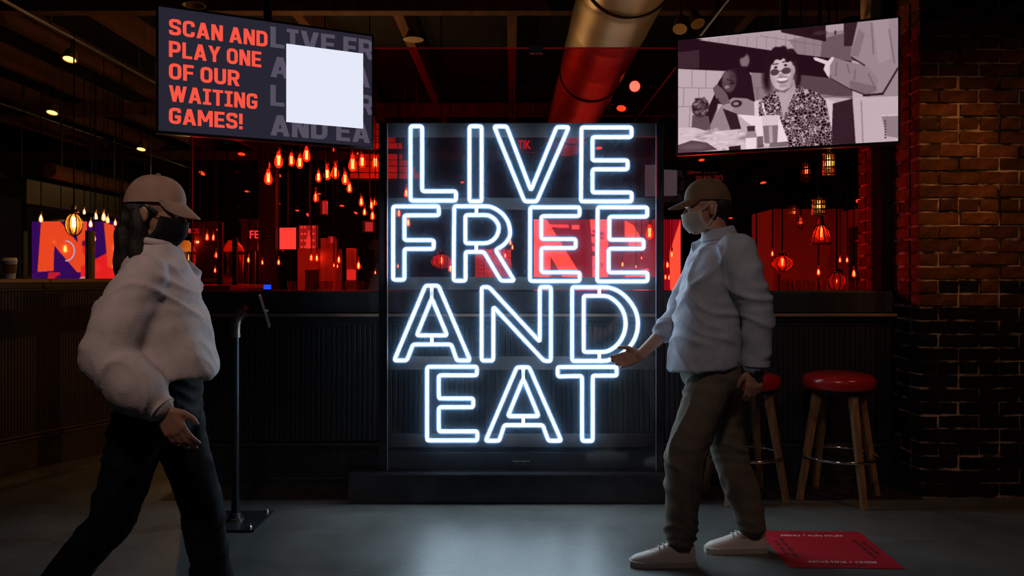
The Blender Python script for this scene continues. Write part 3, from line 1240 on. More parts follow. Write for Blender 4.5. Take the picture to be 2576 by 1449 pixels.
# woman with long hair hiding her mouth
R.poly([(860, 558), (950, 556), (1000, 640), (1030, 870), (900, 840), (840, 900), (700, 880), (640, 1060), (612, 1105), (598, 980), (680, 800), (715, 690), (775, 600)], 0.09)
R.poly([(1020, 870), (1025, 1000), (870, 985), (905, 1115), (720, 1135), (590, 1130), (740, 900), (840, 830), (960, 840)], 0.60)
R.oval((808, 685), 62, 98, 0.33, 0.25)
R.oval((845, 660), 28, 70, 0.22, 1.2, 0.6)
R.oval((778, 640), 26, 40, 0.45, 1.2, 0.6)
R.oval((790, 735), 20, 14, 0.6, 0.6)
R.line((785, 665), (850, 690), 8, 0.12)
R.oval((835, 705), 22, 7, 0.08, 0.5)
R.poly([(668, 745), (700, 708), (745, 745), (790, 800), (815, 880), (760, 905), (690, 825)], 0.42)
R.poly([(745, 900), (800, 880), (860, 900), (820, 985), (760, 935)], 0.66)
R.poly([(640, 890), (720, 830), (700, 940), (625, 1110), (598, 1030)], 0.10, 0.9)
R.poly([(752, 925), (872, 975), (908, 1108), (818, 1115)], 0.15)
R.oval((870, 885), 46, 30, 0.1, 0.4)
R.oval((866, 885), 26, 16, 0.6, 0.4)
R.poly([(490, 980), (630, 990), (650, 1140), (480, 1130)], 0.38)
R.oval((560, 915), 74, 86, 0.24, 0.2)
for i in range(60):
    a, r = rs.rand() * 6.28, rs.rand() ** 0.5
    R.oval((560 + 66 * r * math.cos(a), 900 + 78 * r * math.sin(a)), 12, 12, rs.choice([0.1, 0.45, 0.3, 0.6]), 0.8, 0.7)
# laughing man with curly hair and round sunglasses
R.oval((1150, 660), 52, 120, 0.08, 0.8)
R.oval((1395, 650), 36, 100, 0.07, 0.5)
for i in range(70):
    a = rs.rand() * 6.28
    R.oval((1268 + 118 * math.cos(a) * rs.rand() ** 0.4, 500 + 88 * math.sin(a) * rs.rand() ** 0.4), 34, 30, 0.06 + 0.05 * rs.rand(), 0.5)
R.poly([(1240, 740), (1372, 680), (1385, 800), (1292, 1000), (1225, 900)], 0.73)
R.oval((1264, 618), 103, 155, 0.82, 0.12)
R.oval((1362, 600), 18, 42, 0.78, 0.3)
R.oval((1345, 660), 40, 110, 0.60, 1.2, 0.6)
R.oval((1185, 700), 30, 60, 0.66, 1.2, 0.5)
R.oval((1225, 645), 26, 22, 0.92, 0.9, 0.6)
R.oval((1318, 638), 24, 20, 0.90, 0.9, 0.6)
R.poly([(1165, 690), (1200, 760), (1270, 778), (1340, 750), (1365, 690), (1350, 745), (1290, 800), (1210, 780)], 0.35, 0.6)
for i in range(26):
    t = i / 25
    R.oval((1160 + 210 * t, 500 - 30 * math.sin(3.14 * t) + 18 * rs.randn()), 24, 20, 0.07, 0.5)
R.line((1185, 545), (1235, 540), 9, 0.12)
R.line((1270, 528), (1335, 520), 9, 0.12)
R.oval((1213, 572), 15, 10, 0.15, 0.4)
R.oval((1298, 555), 15, 10, 0.15, 0.4)
R.oval((1203, 615), 37, 29, 0.30, 0.2)
R.oval((1303, 604), 40, 29, 0.30, 0.2)
R.line((1238, 608), (1268, 604), 6, 0.15)
R.oval((1256, 640), 22, 14, 0.68, 0.5)
R.oval((1265, 656), 50, 9, 0.50, 0.7, 0.6)
R.oval((1270, 690), 48, 26, 0.45, 0.3, 0.9)
R.oval((1270, 680), 44, 13, 0.97, 0.3)
R.oval((1275, 735), 40, 16, 0.62, 0.7, 0.7)
# leopard shirt
ms = R.mask_poly([(1062, 880), (1110, 830), (1222, 765), (1270, 1005), (1300, 960), (1372, 790), (1395, 738), (1580, 805), (1640, 880), (1695, 1190), (1672, 1275),
                  (1305, 1275), (1265, 1100), (1230, 1000), (1062, 1000)])
pts = rs.rand(5200, 2)
d1 = np.full(R.U.shape, 9.0)
d2 = np.full(R.U.shape, 9.0)
for p in pts:
    if 0.3 < p[0] < 0.76 and p[1] > 0.4:
        j0, j1 = max(0, int((p[1] - 0.07) * R.ny)), int((p[1] + 0.07) * R.ny)
        i0, i1 = int((p[0] - 0.05) * R.nx), int((p[0] + 0.05) * R.nx)
        d = np.hypot((R.U[j0:j1, i0:i1] - p[0]) * 1.77, R.V[j0:j1, i0:i1] - p[1])
        a1, a2 = d1[j0:j1, i0:i1].copy(), d2[j0:j1, i0:i1]
        d2[j0:j1, i0:i1] = np.minimum(np.maximum(d, a1), a2)
        d1[j0:j1, i0:i1] = np.minimum(d, a1)
leo = np.where(d2 - d1 < 0.0034, 0.72, 0.05) + 0.10 * (d1 < 0.004)
R.img = R.img * (1 - ms[..., None]) + leo[..., None] * ms[..., None]
# table: papers, glass, jar, food
R.poly([(365, 1090), (510, 1090), (640, 1130), (900, 1110), (960, 1330), (365, 1340)], 0.83)
for i in range(70):
    x, y = 380 + 560 * rs.rand(), 1110 + 190 * rs.rand()
    R.oval((x, y), 10 + 40 * rs.rand(), 6 + 10 * rs.rand(), rs.choice([0.9, 0.7, 0.95, 0.5]), 0.8, 0.5)
R.poly([(365, 1245), (480, 1205), (610, 1225), (705, 1290), (365, 1325)], 0.33)
R.oval((500, 1260), 110, 26, 0.45, 0.8, 0.7)
R.poly([(878, 980), (1090, 1000), (1235, 1000), (1312, 1230), (1060, 1250), (1030, 1110)], 0.94)
R.poly([(800, 1265), (900, 1255), (905, 1310), (805, 1318)], 0.12)
R.poly([(945, 1170), (965, 1125), (1025, 1125), (1040, 1170), (1035, 1290), (945, 1292)], 0.62)
R.poly([(958, 1085), (1028, 1082), (1025, 1130), (962, 1132)], 0.24)
R.poly([(945, 1192), (1038, 1188), (1034, 1290), (945, 1292)], 0.96)
R.line((1092, 878), (1122, 1000), 14, 0.95)
R.poly([(1085, 995), (1232, 990), (1216, 1262), (1108, 1265)], 0.86)
R.poly([(1095, 1085), (1226, 1082), (1216, 1240), (1106, 1240)], 0.52)
R.line((1160, 1090), (1165, 1235), 30, 0.78, 0.8)
R.poly([(1045, 1180), (1095, 1175), (1100, 1275), (1045, 1280)], 0.25, 0.7)
R.poly([(1150, 1240), (1300, 1225), (1300, 1270), (1150, 1275)], 0.35, 0.7)
# standing figure pointing from the right
R.poly([(1940, 150), (2300, 120), (2300, 900), (1980, 850), (1990, 800), (1960, 560), (1858, 478)], 0.62)
R.poly([(2060, 150), (2200, 140), (2210, 520), (2100, 560)], 0.70, 0.5)
R.poly([(1858, 478), (1940, 250), (1990, 300), (1930, 500)], 0.48, 0.6)
R.poly([(1660, 560), (1720, 500), (1860, 540), (1975, 570), (2020, 600), (2100, 700), (2060, 800), (1990, 832), (1850, 775), (1690, 680)], 0.58)
R.line((1868, 500), (1985, 575), 14, 0.12, 0.8)
R.line((1690, 682), (1850, 778), 9, 0.15, 0.8)
R.line((1850, 776), (1990, 834), 11, 0.12, 0.9)
R.poly([(1850, 700), (2080, 760), (2060, 810), (1990, 825), (1850, 770)], 0.45, 0.7)
for a, b in (((1740, 540), (1730, 660)), ((1830, 560), (1850, 640)), ((1900, 600), (1890, 700)), ((2010, 640), (2080, 800)), ((2050, 200), (2060, 480)), ((2200, 260), (2240, 560))):
    R.line(a, b, 12, 0.40, 0.6)
R.line((2270, 600), (2130, 825), 16, 0.10, 0.9)
R.line((2140, 822), (1960, 835), 18, 0.06, 0.9)
R.poly([(1870, 868), (1900, 850), (2300, 845), (2300, 1260), (1888, 1260), (1880, 1060)], 0.78)
R.poly([(2115, 1015), (2300, 1010), (2300, 1215), (2160, 1195), (2130, 1080)], 0.58)
R.line((2115, 1015), (2300, 1010), 8, 0.9)
R.line((1945, 880), (1950, 1250), 12, 0.5, 0.6)
for k in range(7):
    R.oval((2145, 1060 + 24 * k), 9, 8, 0.3, 0.6)
R.poly([(1538, 495), (1560, 490), (1665, 525), (1700, 490), (1722, 500), (1680, 570), (1680, 680), (1655, 655), (1625, 600), (1640, 555), (1550, 518)], 0.88)
g = R.img[..., 0]
g = (g + np.roll(g, 1, 0) * 0.5 + np.roll(g, 1, 1) * 0.5) / 2
g = np.clip((np.clip(g, 0, 1) ** 1.22 - 0.5) * 1.12 + 0.52 + rs.randn(*g.shape) * 0.012, 0, 1)[..., None]
pic = (np.array([38, 14, 24]) + g * (np.array([238, 214, 221]) - np.array([38, 14, 24]))) / 255.0
place('display', picture_mesh('display', TW, TH, pic, picture_material('monochrome_photo_screen', 1.0)), tv, True)

# ------------------------------------------------------------------ ducts and ceiling fittings


def duct_mesh(name, x, z, r, y0, y1, pitch, m, slope=0.0):
    bm = NB()
    n = int((y1 - y0) / pitch)
    prof = []
    for i in range(n):
        y = y0 + i * pitch
        prof += [(r, y), (r, y + pitch * 0.86), (r * 1.012, y + pitch * 0.9), (r * 1.012, y + pitch * 0.96)]
    rings = []
    seg = 40
    for rr, y in prof:
        rings.append([bm.verts.new((x + rr * math.cos(2 * math.pi * k / seg), y, z + slope * (y - y0) + rr * math.sin(2 * math.pi * k / seg))) for k in range(seg)])
    for a, b in zip(rings, rings[1:]):
        for k in range(seg):
            bm.faces.new((a[k], a[(k + 1) % seg], b[(k + 1) % seg], b[k]))
    bm.faces.new(rings[0][::-1])
    bm.faces.new(rings[-1])
    return bm


duct = thing('spiral_duct', 'large round galvanised air duct running under the ceiling above the neon sign', 'duct', (0.84, 3.2, 3.5))
part('duct_body', duct_mesh('duct_body', 0.84, 3.5, 0.33, 3.2, 13.0, 0.9, M_duct), M_duct, duct, 50)
for y in (5.7, 8.4, 11.1):
    bm = NB()
    add_torus(bm, (0.84, y, 3.5), 0.336, 0.012, 40, 6, (0, 1, 0))
    add_tube(bm, (0.6, y, 3.72), (0.6, y, 4.2), 0.006, seg=6)
    add_tube(bm, (1.08, y, 3.72), (1.08, y, 4.2), 0.006, seg=6)
    part('hanger_strap', bm, M_steel, duct, True)
d2 = thing('small_duct', 'slim round brownish duct above the counter at the far left', 'duct', (-6.0, 10.3, 2.70))
part('duct_body', duct_mesh('duct_body', -6.0, 2.70, 0.10, 10.3, 13.6, 0.6, M_duct), M_joist, d2, 50)
for y in (10.6, 12.0, 13.2):
    bm = NB()
    add_tube(bm, (-6.0, y, 2.78), (-6.0, y, 4.2), 0.006, seg=6)
    part('hanger_rod', bm, M_steel, d2)
bm = NB()
add_box(bm, -8.6, -6.9, 11.3, 17.0, 2.36, 2.72, 0.01)
for y in (12.0, 14.0, 16.0):
    add_tube(bm, (-7.4, y, 2.7), (-7.4, y, 4.2), 0.008, seg=6)
solo('bulkhead', bm, M_black, 'long black dropped bulkhead hanging over the far left counter', 'bulkhead')

GOLD = glow('gold_lamp_face', (1.0, 0.55, 0.12), 3.5, False)
M_can = mat('gold_lamp_can', (0.45, 0.3, 0.12), 0.35, metal=0.8, vary=0.2, scale=20)


def ceiling_spot(px, py, wpx, label, group, tilt=0.0, bright=False):
    z = 3.55
    dy = HZ - py
    Y = (z - EYE) * F / dy
    if Y > 17.5:
        Y = 17.5
        z = EYE + dy / F * Y
    c = W(px, py, Y)
    r = max(0.03, wpx / 2 / F * Y)
    t = thing('ceiling_spotlight', label, 'light', (c.x, c.y, c.z), 0, group)
    ax = Vector((math.sin(tilt), 0.35 + abs(math.sin(tilt)), 1)).normalized()
    if bright:
        ax = Vector((-0.05, 1.0, 0.12)).normalized()
    h = r * 1.1
    bm = NB()
    add_lathe(bm, [(r * 0.5, h * 1.5), (r * 0.8, h * 1.2), (r, h * 0.25), (r * 1.04, 0.0), (r * 0.86, 0.0), (r * 0.8, h * 0.3)], (0, 0, 0), 20, ax)
    part('lamp_can', bm, M_can, t, 40, local=True)
    bm = NB()
    add_lathe(bm, [(0.001, h * 0.12), (r * 0.82, h * 0.12), (r * 0.82, h * 0.2)], (0, 0, 0), 20, ax)
    part('lamp_face', bm, GOLD if not bright else glow('bright_lamp_face', (1, 0.75, 0.5), 9.0, False), t, local=True)
    bm = NB()
    top = ax * h * 1.4
    add_tube(bm, top, (top.x, top.y, 4.2 - c.z), 0.008, seg=6)
    add_lathe(bm, [(0.05, 4.18 - c.z), (0.05, 4.2 - c.z)], (top.x, top.y, 0), 12)
    part('stem', bm, M_plastic, t, local=True)
    return t


SPOTS_CLEAR = sorted([(175, 150, 36, 0), (131, 284, 30, 0), (355, 376, 24, 0), (52, 470, 24, .5), (158, 493, 20, .6), (36, 503, 16, .4), (312, 530, 16, .6)])
for i, (x, y, w_, tl) in enumerate(SPOTS_CLEAR):
    ceiling_spot(x, y, w_, 'small gold ceiling lamp over the far left counter, %s from the left' % ORD[i], 'gold ceiling lamps left of the red panes', tl)
SPOTS_L = sorted([(608, 388, 20, 0), (508, 436, 20, .4), (622, 482, 15, 0), (700, 512, 12, 0), (748, 530, 12, 0), (775, 541, 14, .6), (545, 578, 12, 0),
                  (701, 441, 16, .4), (803, 488, 10, 0), (860, 518, 14, 0), (895, 536, 12, .4)])
for i, (x, y, w_, tl) in enumerate(SPOTS_L):
    ceiling_spot(x, y, w_, 'ceiling lamp behind the left red pane, %s from the left' % ORD[i], 'ceiling lamps behind the left red pane', tl)
SPOTS_R = sorted([(1163, 459, 12, 0), (1507, 373, 18, 0), (1765, 403, 18, 0), (1920, 460, 18, 0), (1838, 549, 12, 0), (1563, 273, 28, .2), (2160, 506, 16, .5)])
for i, (x, y, w_, tl) in enumerate(SPOTS_R):
    ceiling_spot(x, y, w_, 'ceiling lamp behind the right red pane, %s from the left' % ORD[i], 'ceiling lamps behind the right red pane', tl)
ceiling_spot(1597, 217, 32, 'bright round spotlight facing the camera beside the large duct', 'spotlight by the duct', 0, True)

c = W(1040, 100, 8.0)
bm = NB()
add_lathe(bm, [(0.105, 0), (0.1, 0.012), (0.085, 0.02), (0.03, 0.14), (0.02, 4.2 - c.z)], (c.x, c.y, c.z), 24)
solo('ceiling_speaker', bm, mat('speaker_grille', (0.10, 0.06, 0.03), 0.6, vary=0.2, scale=60), 'dim round ceiling speaker left of the large duct', 'speaker', smooth=40)
M_dimcan = mat('dull_gold_can', (0.13, 0.08, 0.03), 0.5, metal=0.3, vary=0.2)
for i, (x, y, dx) in enumerate(((1712, 55, -0.02), (1748, 42, 0.02))):
    c = W(x, y, 5.6)
    t = thing('track_spotlight', 'dim yellow track spotlight head above the photo screen, the %s one' % ('left', 'right')[i], 'light', c, 0, 'track heads above the photo screen')
    ax = Vector((dx * 10, -0.6, -1)).normalized()
    bm = NB()
    add_lathe(bm, [(0.02, -0.06), (0.03, -0.04), (0.05, 0.06), (0.05, 0.075), (0.042, 0.075)], (0, 0, 0), 16, ax)
    part('lamp_can', bm, M_dimcan, t, 40, local=True)
    bm = NB()
    add_tube(bm, -ax * 0.05, (0, 0, 0.16), 0.008, seg=8)
    add_tube(bm, (0, 0, 0.16), (0, 0, 4.2 - c.z), 0.006, seg=8)
    part('stem', bm, M_plastic, t, local=True)
c = W(488, 14, 6.2)
t = thing('track_spotlight', 'brown ceiling spotlight just above the waiting games screen', 'light', c)
bm = NB()
add_lathe(bm, [(0.03, 0.1), (0.05, 0.08), (0.09, 0.01), (0.09, 0), (0.08, 0), (0.05, 0.05)], (0, 0, 0), 18)
part('lamp_can', bm, M_dimcan, t, 40, local=True)
bm = NB()
add_tube(bm, (0, 0, 0.1), (0, 0, 4.2 - c.z), 0.008, seg=8)
part('stem', bm, M_plastic, t, local=True)

# ------------------------------------------------------------------ hanging filament bulbs
FIL = glow('hot_filament', (1.0, 0.55, 0.16), 60.0, False)
BULB = clear('amber_bulb_glass', (0.96, 0.86, 0.7), 0.06, 0.02, emit=(1.0, 0.32, 0.05), emit_strength=1.1)
ENV = [(0.013, 0.10), (0.016, 0.082), (0.024, 0.058), (0.034, 0.03), (0.0385, 0.0), (0.036, -0.02), (0.026, -0.038), (0.012, -0.047), (0.002, -0.049)]
SOCK = [(0.009, 0.165), (0.019, 0.15), (0.019, 0.105), (0.016, 0.095)]
bm = NB()
add_lathe(bm, ENV, (0, 0, 0), 14)
ENV_ME = bm_mesh('glass_envelope', bm, BULB, True)
bm = NB()
for k in range(4):
    a = k * math.pi / 2
    add_tube(bm, (0.011 * math.cos(a), 0.011 * math.sin(a), 0.06), (0.009 * math.cos(a + .5), 0.009 * math.sin(a + .5), -0.022), 0.0050, seg=6)
FIL_ME = bm_mesh('filament', bm, FIL)
bm = NB()
add_lathe(bm, SOCK, (0, 0, 0), 12)
SOCK_ME = bm_mesh('socket', bm, M_brass, 40)


COUNT = [0]


def hanging_bulb(px, py, h, label, group, Y=None, cord=True):
    """h: height of the glowing bulb in the photograph"""
    s = 1.3
    if Y is None:
        Y = min(15.0, max(7.0, 0.145 * s * F / h))
    COUNT[0] += 1
    Y += (COUNT[0] % 4) * 0.42
    if 1330 < px < 1600 and Y < 13.4:
        Y += 2.6
    s = h / F * Y / 0.145
    c = W(px, py, Y)
    t = thing('hanging_bulb', label, 'light', c, 0, group)
    for n_, me in (('glass_envelope', ENV_ME), ('filament', FIL_ME), ('socket', SOCK_ME)):
        o = place(n_, me, t, True)
        o.scale = (s, s, s)
        o.rotation_euler = (0, 0, px)
    if cord:
        bm = NB()
        add_tube(bm, (0, 0, 0.16 * s), (0, 0, 4.2 - c.z), 0.006, seg=6)
        part('cord', bm, M_cord, t, local=True)
    return t


CLUSTER = sorted([(675, 452, 40), (701, 409, 42), (733, 407, 34), (754, 413, 35), (771, 395, 38), (801, 449, 30), (823, 442, 34), (843, 438, 38), (887, 418, 42),
                  (911, 411, 34), (944, 413, 34), (868, 454, 34), (879, 476, 28), (795, 500, 28), (909, 511, 26), (934, 519, 24), (943, 512, 18), (917, 536, 20),
                  (937, 546, 24), (900, 393, 16), (839, 378, 14)])
for i, (x, y, h) in enumerate(CLUSTER):
    hanging_bulb(x, y, h, 'glowing filament bulb on a cord under the waiting games screen, %s from the left' % ORD[i], 'filament bulbs under the waiting games screen')
LEFTB = sorted([(103, 553, 20), (153, 570, 14), (212, 535, 14), (241, 548, 20), (228, 566, 18), (237, 602, 16), (261, 549, 22), (271, 556, 18), (290, 563, 15), (301, 560, 15),
                (309, 551, 14), (306, 588, 10)])
for i, (x, y, h) in enumerate(LEFTB):
    hanging_bulb(x, y, h, 'amber filament bulb hanging at the far left beyond the counter, %s from the left' % ORD[i], 'amber bulbs beyond the left counter', Y=9.9)
LOWB = sorted([(521, 599, 20), (537, 600, 18), (543, 644, 18), (571, 676, 16), (541, 682, 14), (625, 656, 16), (660, 662, 13), (701, 662, 16), (783, 651, 18), (797, 652, 18), (852, 656, 20),
               (840, 669, 10), (849, 671, 10), (902, 671, 22), (944, 687, 10)])
for i, (x, y, h) in enumerate(LOWB):
    hanging_bulb(x, y, h, 'small glowing bulb low behind the left red pane, %s from the left' % ORD[i], 'low bulbs behind the left red pane', Y=10.0)
MIDB = sorted([(1003, 539, 22), (1027, 563, 22), (1022, 489, 24), (1133, 678, 22), (1001, 671, 10), (1376, 664, 16), (1390, 664, 16), (1284, 612, 16), (1289, 624, 14), (1271, 645, 14),
               (1634, 590, 38), (1559, 634, 14), (1566, 667, 14), (1690, 643, 18), (1679, 669, 18), (1674, 699, 14), (1683, 700, 14), (1614, 650, 8), (1600, 672, 8)])
for i, (x, y, h) in enumerate(MIDB):
    hanging_bulb(x, y, h, 'glowing bulb seen between or beside the neon letters, %s from the left' % ORD[i], 'bulbs behind the neon letters', Y=11.0 if h < 30 else 7.5)
RIGHTB = sorted([(1903, 669, 24), (2059, 687, 18), (2113, 656, 14), (2131, 656, 14), (2148, 691, 20), (1943, 640, 14)])
for i, (x, y, h) in enumerate(RIGHTB):
    hanging_bulb(x, y, h, 'glowing bulb behind the right red pane, %s from the left' % ORD[i], 'bulbs behind the right red pane', Y=8.0)


def shaded_pendant(name, px, py, Y, kind, wpx, hpx, label, bh=None):
    c = W(px, py, Y)
    t = thing(name, label, 'light', c)
    r, h = wpx / 2 / F * Y, hpx / F * Y
    bm = NB()
    ribs = NB()
    if kind == 'bell':
        prof = [(r * 0.30, h * 0.5), (r * 0.45, h * 0.42), (r * 0.7, h * 0.2), (r * 0.9, -h * 0.15), (r, -h * 0.5)]
        add_lathe(bm, prof, (0, 0, 0), 24, close_bottom=False, close_top=False)
        for k in range(12):
            a = 2 * math.pi * k / 12
            add_path(ribs, [(q * math.cos(a), q * math.sin(a), z) for q, z in prof], 0.006, 5)
        add_torus(ribs, (0, 0, -h * 0.5), r, 0.008, 28, 6)
        add_lathe(ribs, [(r * 0.30, h * 0.5), (r * 0.34, h * 0.58), (r * 0.2, h * 0.95), (0.02, h * 1.0)], (0, 0, 0), 16)
    elif kind == 'drum':
        add_lathe(bm, [(r, h * 0.5), (r * 1.02, 0), (r, -h * 0.5)], (0, 0, 0), 24, close_bottom=False, close_top=False)
        for k in range(16):
            a = 2 * math.pi * k / 16
            add_tube(ribs, (r * math.cos(a), r * math.sin(a), -h / 2), (r * math.cos(a), r * math.sin(a), h / 2), 0.004, seg=5)
        for zz in (-0.5, -0.17, 0.17, 0.5):
            add_torus(ribs, (0, 0, zz * h), r, 0.006, 28, 6)
    elif kind == 'globe':
        add_ball(bm, (0, 0, 0), (r, r, h / 2), 3)
        for k in range(8):
            a = 2 * math.pi * k / 8
            add_path(ribs, [(r * 1.02 * math.cos(a) * math.cos(b), r * 1.02 * math.sin(a) * math.cos(b), h * 0.51 * math.sin(b)) for b in [math.pi * (j / 12 - 0.5) for j in range(13)]], 0.006, 5)
        add_lathe(ribs, [(0.05, h * 0.46), (0.05, h * 0.6), (0.02, h * 0.7)], (0, 0, 0), 14)
    part('glass_shade', bm, clear('amber_shade_glass', (0.9, 0.7, 0.5), 0.06, 0.05, haze=0.10, haze_color=(0.9, 0.45, 0.15), emit=(1.0, 0.3, 0.06), emit_strength=0.10), t, True, local=True)
    part('cage', ribs, M_brass if kind == 'drum' else M_copper, t, True, local=True)
    s = (bh or h * F / Y * 0.62) / F * Y / 0.145
    for n_, me in (('glass_envelope', ENV_ME), ('filament', FIL_ME), ('socket', SOCK_ME)):
        o = place(n_, me, t, True)
        o.scale = (s, s, s)
    bm = NB()
    add_tube(bm, (0, 0, h * 0.5), (0, 0, 4.2 - c.z), 0.007, seg=6)
    part('cord', bm, M_cord, t, local=True)
    return t


shaded_pendant('cage_pendant', 186, 565, 8.0, 'globe', 40, 56, 'large glass pendant glowing amber before the purple and orange screen', 44)
shaded_pendant('globe_pendant', 1110, 658, 8.0, 'globe', 50, 36, 'flattened glass globe pendant glowing between the letters F and R', 26)
shaded_pendant('drum_reflection', 2085, 413, 4.93, 'drum', 28, 50, 'amber drum in place of a lamp reflection just below the photo screen', 34)  # both drums stand in for lamp reflections in the pane
shaded_pendant('drum_reflection', 2060, 521, 4.90, 'drum', 32, 36, 'amber drum in place of a lamp reflection above the bell shaped glass pendant', 26)
shaded_pendant('bell_pendant', 2065, 590, 7.2, 'bell', 52, 46, 'bell shaped ribbed glass pendant with a bright bulb at right', 44)
shaded_pendant('globe_pendant', 1968, 663, 7.5, 'globe', 54, 38, 'flattened ribbed globe pendant glowing beside the walking man', 30)
shaded_pendant('tube_pendant', 2014, 560, 7.0, 'drum', 14, 30, 'slim tube pendant on a long cord left of the bell shaped pendant', 22)
shaded_pendant('globe_pendant', 2105, 708, 6.8, 'globe', 42, 46, 'large round caged globe low at the right end of the red pane', 10)

# ------------------------------------------------------------------ far screens, counters and furniture behind the panes


def lin(s):
    return s


def art(nx, ny, kind):
    R = Raster(nx, ny, lambda x, y: (x, y), np.array([0.22, 0.03, 0.36]))
    OR, RD, PU = np.array([1.0, 0.30, 0.14]), np.array([0.98, 0.13, 0.14]), np.array([0.22, 0.02, 0.36])
    if kind == 'left':
        R.poly([(0.10, 0.0), (0.30, 0.0), (0.62, 0.45), (0.62, 0.62), (0.48, 0.62), (0.24, 0.30), (0.22, 1.0), (0.04, 1.0)], OR)
        R.poly([(0.46, 0.0), (0.58, 0.0), (0.58, 0.5), (0.5, 0.4)], OR)
        R.poly([(0.52, 0.55), (0.80, 0.38), (0.92, 0.5), (1.0, 0.75), (1.0, 1.0), (0.50, 1.0)], RD)
        R.poly([(0.76, 0.02), (0.86, 0.05), (0.95, 0.3), (0.94, 0.62), (0.80, 0.55)], OR)
        R.poly([(0.78, 1.0), (0.70, 0.70), (0.66, 1.0)], PU)
        R.oval((0.60, 0.32), 0.065, 0.12, RD, 0.2)
        R.poly([(0.53, 0.24), (0.67, 0.22), (0.67, 0.29), (0.53, 0.30)], PU, 0.7)
        R.poly([(0.57, 0.33), (0.60, 0.34), (0.60, 0.40), (0.56, 0.40)], PU, 0.5)
        R.poly([(0.0, 0.62), (0.25, 0.6), (0.20, 1.0), (0.0, 1.0)], PU)
        R.poly([(0.18, 0.62), (0.30, 0.62), (0.30, 1.0), (0.12, 1.0)], RD, 0.8)
        for a, b in (((0.16, 0.8), (0.3, 0.66)), ((0.15, 0.9), (0.3, 0.76))):
            R.line(a, b, 0.04, PU, 0.9)
        W_ = np.array([0.75, 0.78, 0.95])
        for cx, cy, rx, ry, a0, a1 in ((0.36, 0.36, 0.09, 0.12, -1.6, 1.6), (0.56, 0.90, 0.13, 0.22, 1.7, 4.9)):
            for i in range(24):
                t0, t1 = a0 + (a1 - a0) * i / 24, a0 + (a1 - a0) * (i + 1.2) / 24
                R.line((cx + rx * math.cos(t0), cy + ry * math.sin(t0)), (cx + rx * math.cos(t1), cy + ry * math.sin(t1)), 0.012, W_)
        for x, y in ((0.30, 0.83), (0.63, 0.56), (0.62, 0.62), (0.40, 0.86)):
            R.oval((x, y), 0.012, 0.014, W_, 0.5)
    else:
        R.img[:] = np.array([0.36, 0.16, 0.30])
        OR = np.array([1.0, 0.86, 0.62])
        R.poly([(0.0, 0.0), (0.085, 0.0), (0.30, 0.62), (0.42, 0.86), (0.46, 1.0), (0.30, 1.0), (0.115, 0.45), (0.11, 1.0), (0.0, 1.0)], OR)
        R.poly([(0.385, 0.0), (0.505, 0.0), (0.505, 1.0), (0.40, 0.86), (0.40, 0.4)], OR)
        R.poly([(0.62, 0.02), (0.68, 0.08), (0.76, 0.34), (0.66, 0.36), (0.62, 0.2)], OR)
        R.poly([(0.64, 0.66), (0.78, 0.60), (0.78, 0.98), (0.70, 0.90), (0.62, 0.70)], OR)
        R.poly([(0.92, 0.42), (1.0, 0.0), (1.0, 1.0), (0.93, 0.9)], OR)
        R.poly([(0.52, 0.0), (0.60, 0.0), (0.60, 1.0), (0.52, 1.0)], np.array([0.30, 0.12, 0.22]))
        D = np.array([0.30, 0.05, 0.08])
        for a, b in (((0.40, 0.14), (0.48, 0.19)), ((0.39, 0.19), (0.48, 0.24)), ((0.385, 0.30), (0.46, 0.35)), ((0.335, 0.70), (0.45, 0.78)), ((0.345, 0.76), (0.46, 0.84))):
            R.line(a, b, 0.035, D, 0.8)
        R.oval((0.41, 0.42), 0.018, 0.03, D, 0.4)
        R.oval((0.44, 0.56), 0.03, 0.04, D, 0.3)
        R.oval((0.44, 0.56), 0.02, 0.028, OR, 0.3)
        L_ = np.array([1.0, 1.0, 1.0])
        R.line((0.06, 0.08), (0.24, 0.09), 0.035, L_, 0.8)
        R.line((0.26, 0.10), (0.31, 0.10), 0.045, L_, 0.9)
    return R.img


def video_wall(label, p0, p1, kind, nx, ny, strength, rz=0.0):
    cx, cy = (p0.x + p1.x) / 2, p0.y
    w_, h_ = p1.x - p0.x, p0.z - p1.z
    t = thing('video_wall', label, 'screen', (cx, cy, (p0.z + p1.z) / 2), rz)
    bm = NB()
    add_box(bm, -w_ / 2 - 0.03, w_ / 2 + 0.03, 0.01, 0.09, -h_ / 2 - 0.03, h_ / 2 + 0.03, 0.005)
    part('housing', bm, M_plastic, t, local=True)
    place('display', picture_mesh('display', w_, h_, art(nx, ny, kind), picture_material('video_wall_picture_' + kind, strength)), t, True)
    bm = NB()
    add_box(bm, -w_ / 2, -w_ / 2 + 0.12, 0.02, 0.1, -(p0.z + p1.z) / 2, -h_ / 2, 0.004)
    add_box(bm, w_ / 2 - 0.12, w_ / 2, 0.02, 0.1, -(p0.z + p1.z) / 2, -h_ / 2, 0.004)
    part('stand', bm, M_plastic, t, local=True)


a, b = W(80, 557, 11.0), W(318, 557, 11.0)
video_wall('big purple screen with orange letters and a red figure beyond the left counter', a, Vector((b.x, 11.0, 0.95)), 'left', 150, 110, 1.0)
a, b = W(1343, 552, 14.0), W(1712, 552, 14.0)
video_wall('wide orange and crimson graphic screen glowing behind the letters E E', a, Vector((b.x, 14.0, 0.9)), 'right', 200, 80, 3.2)


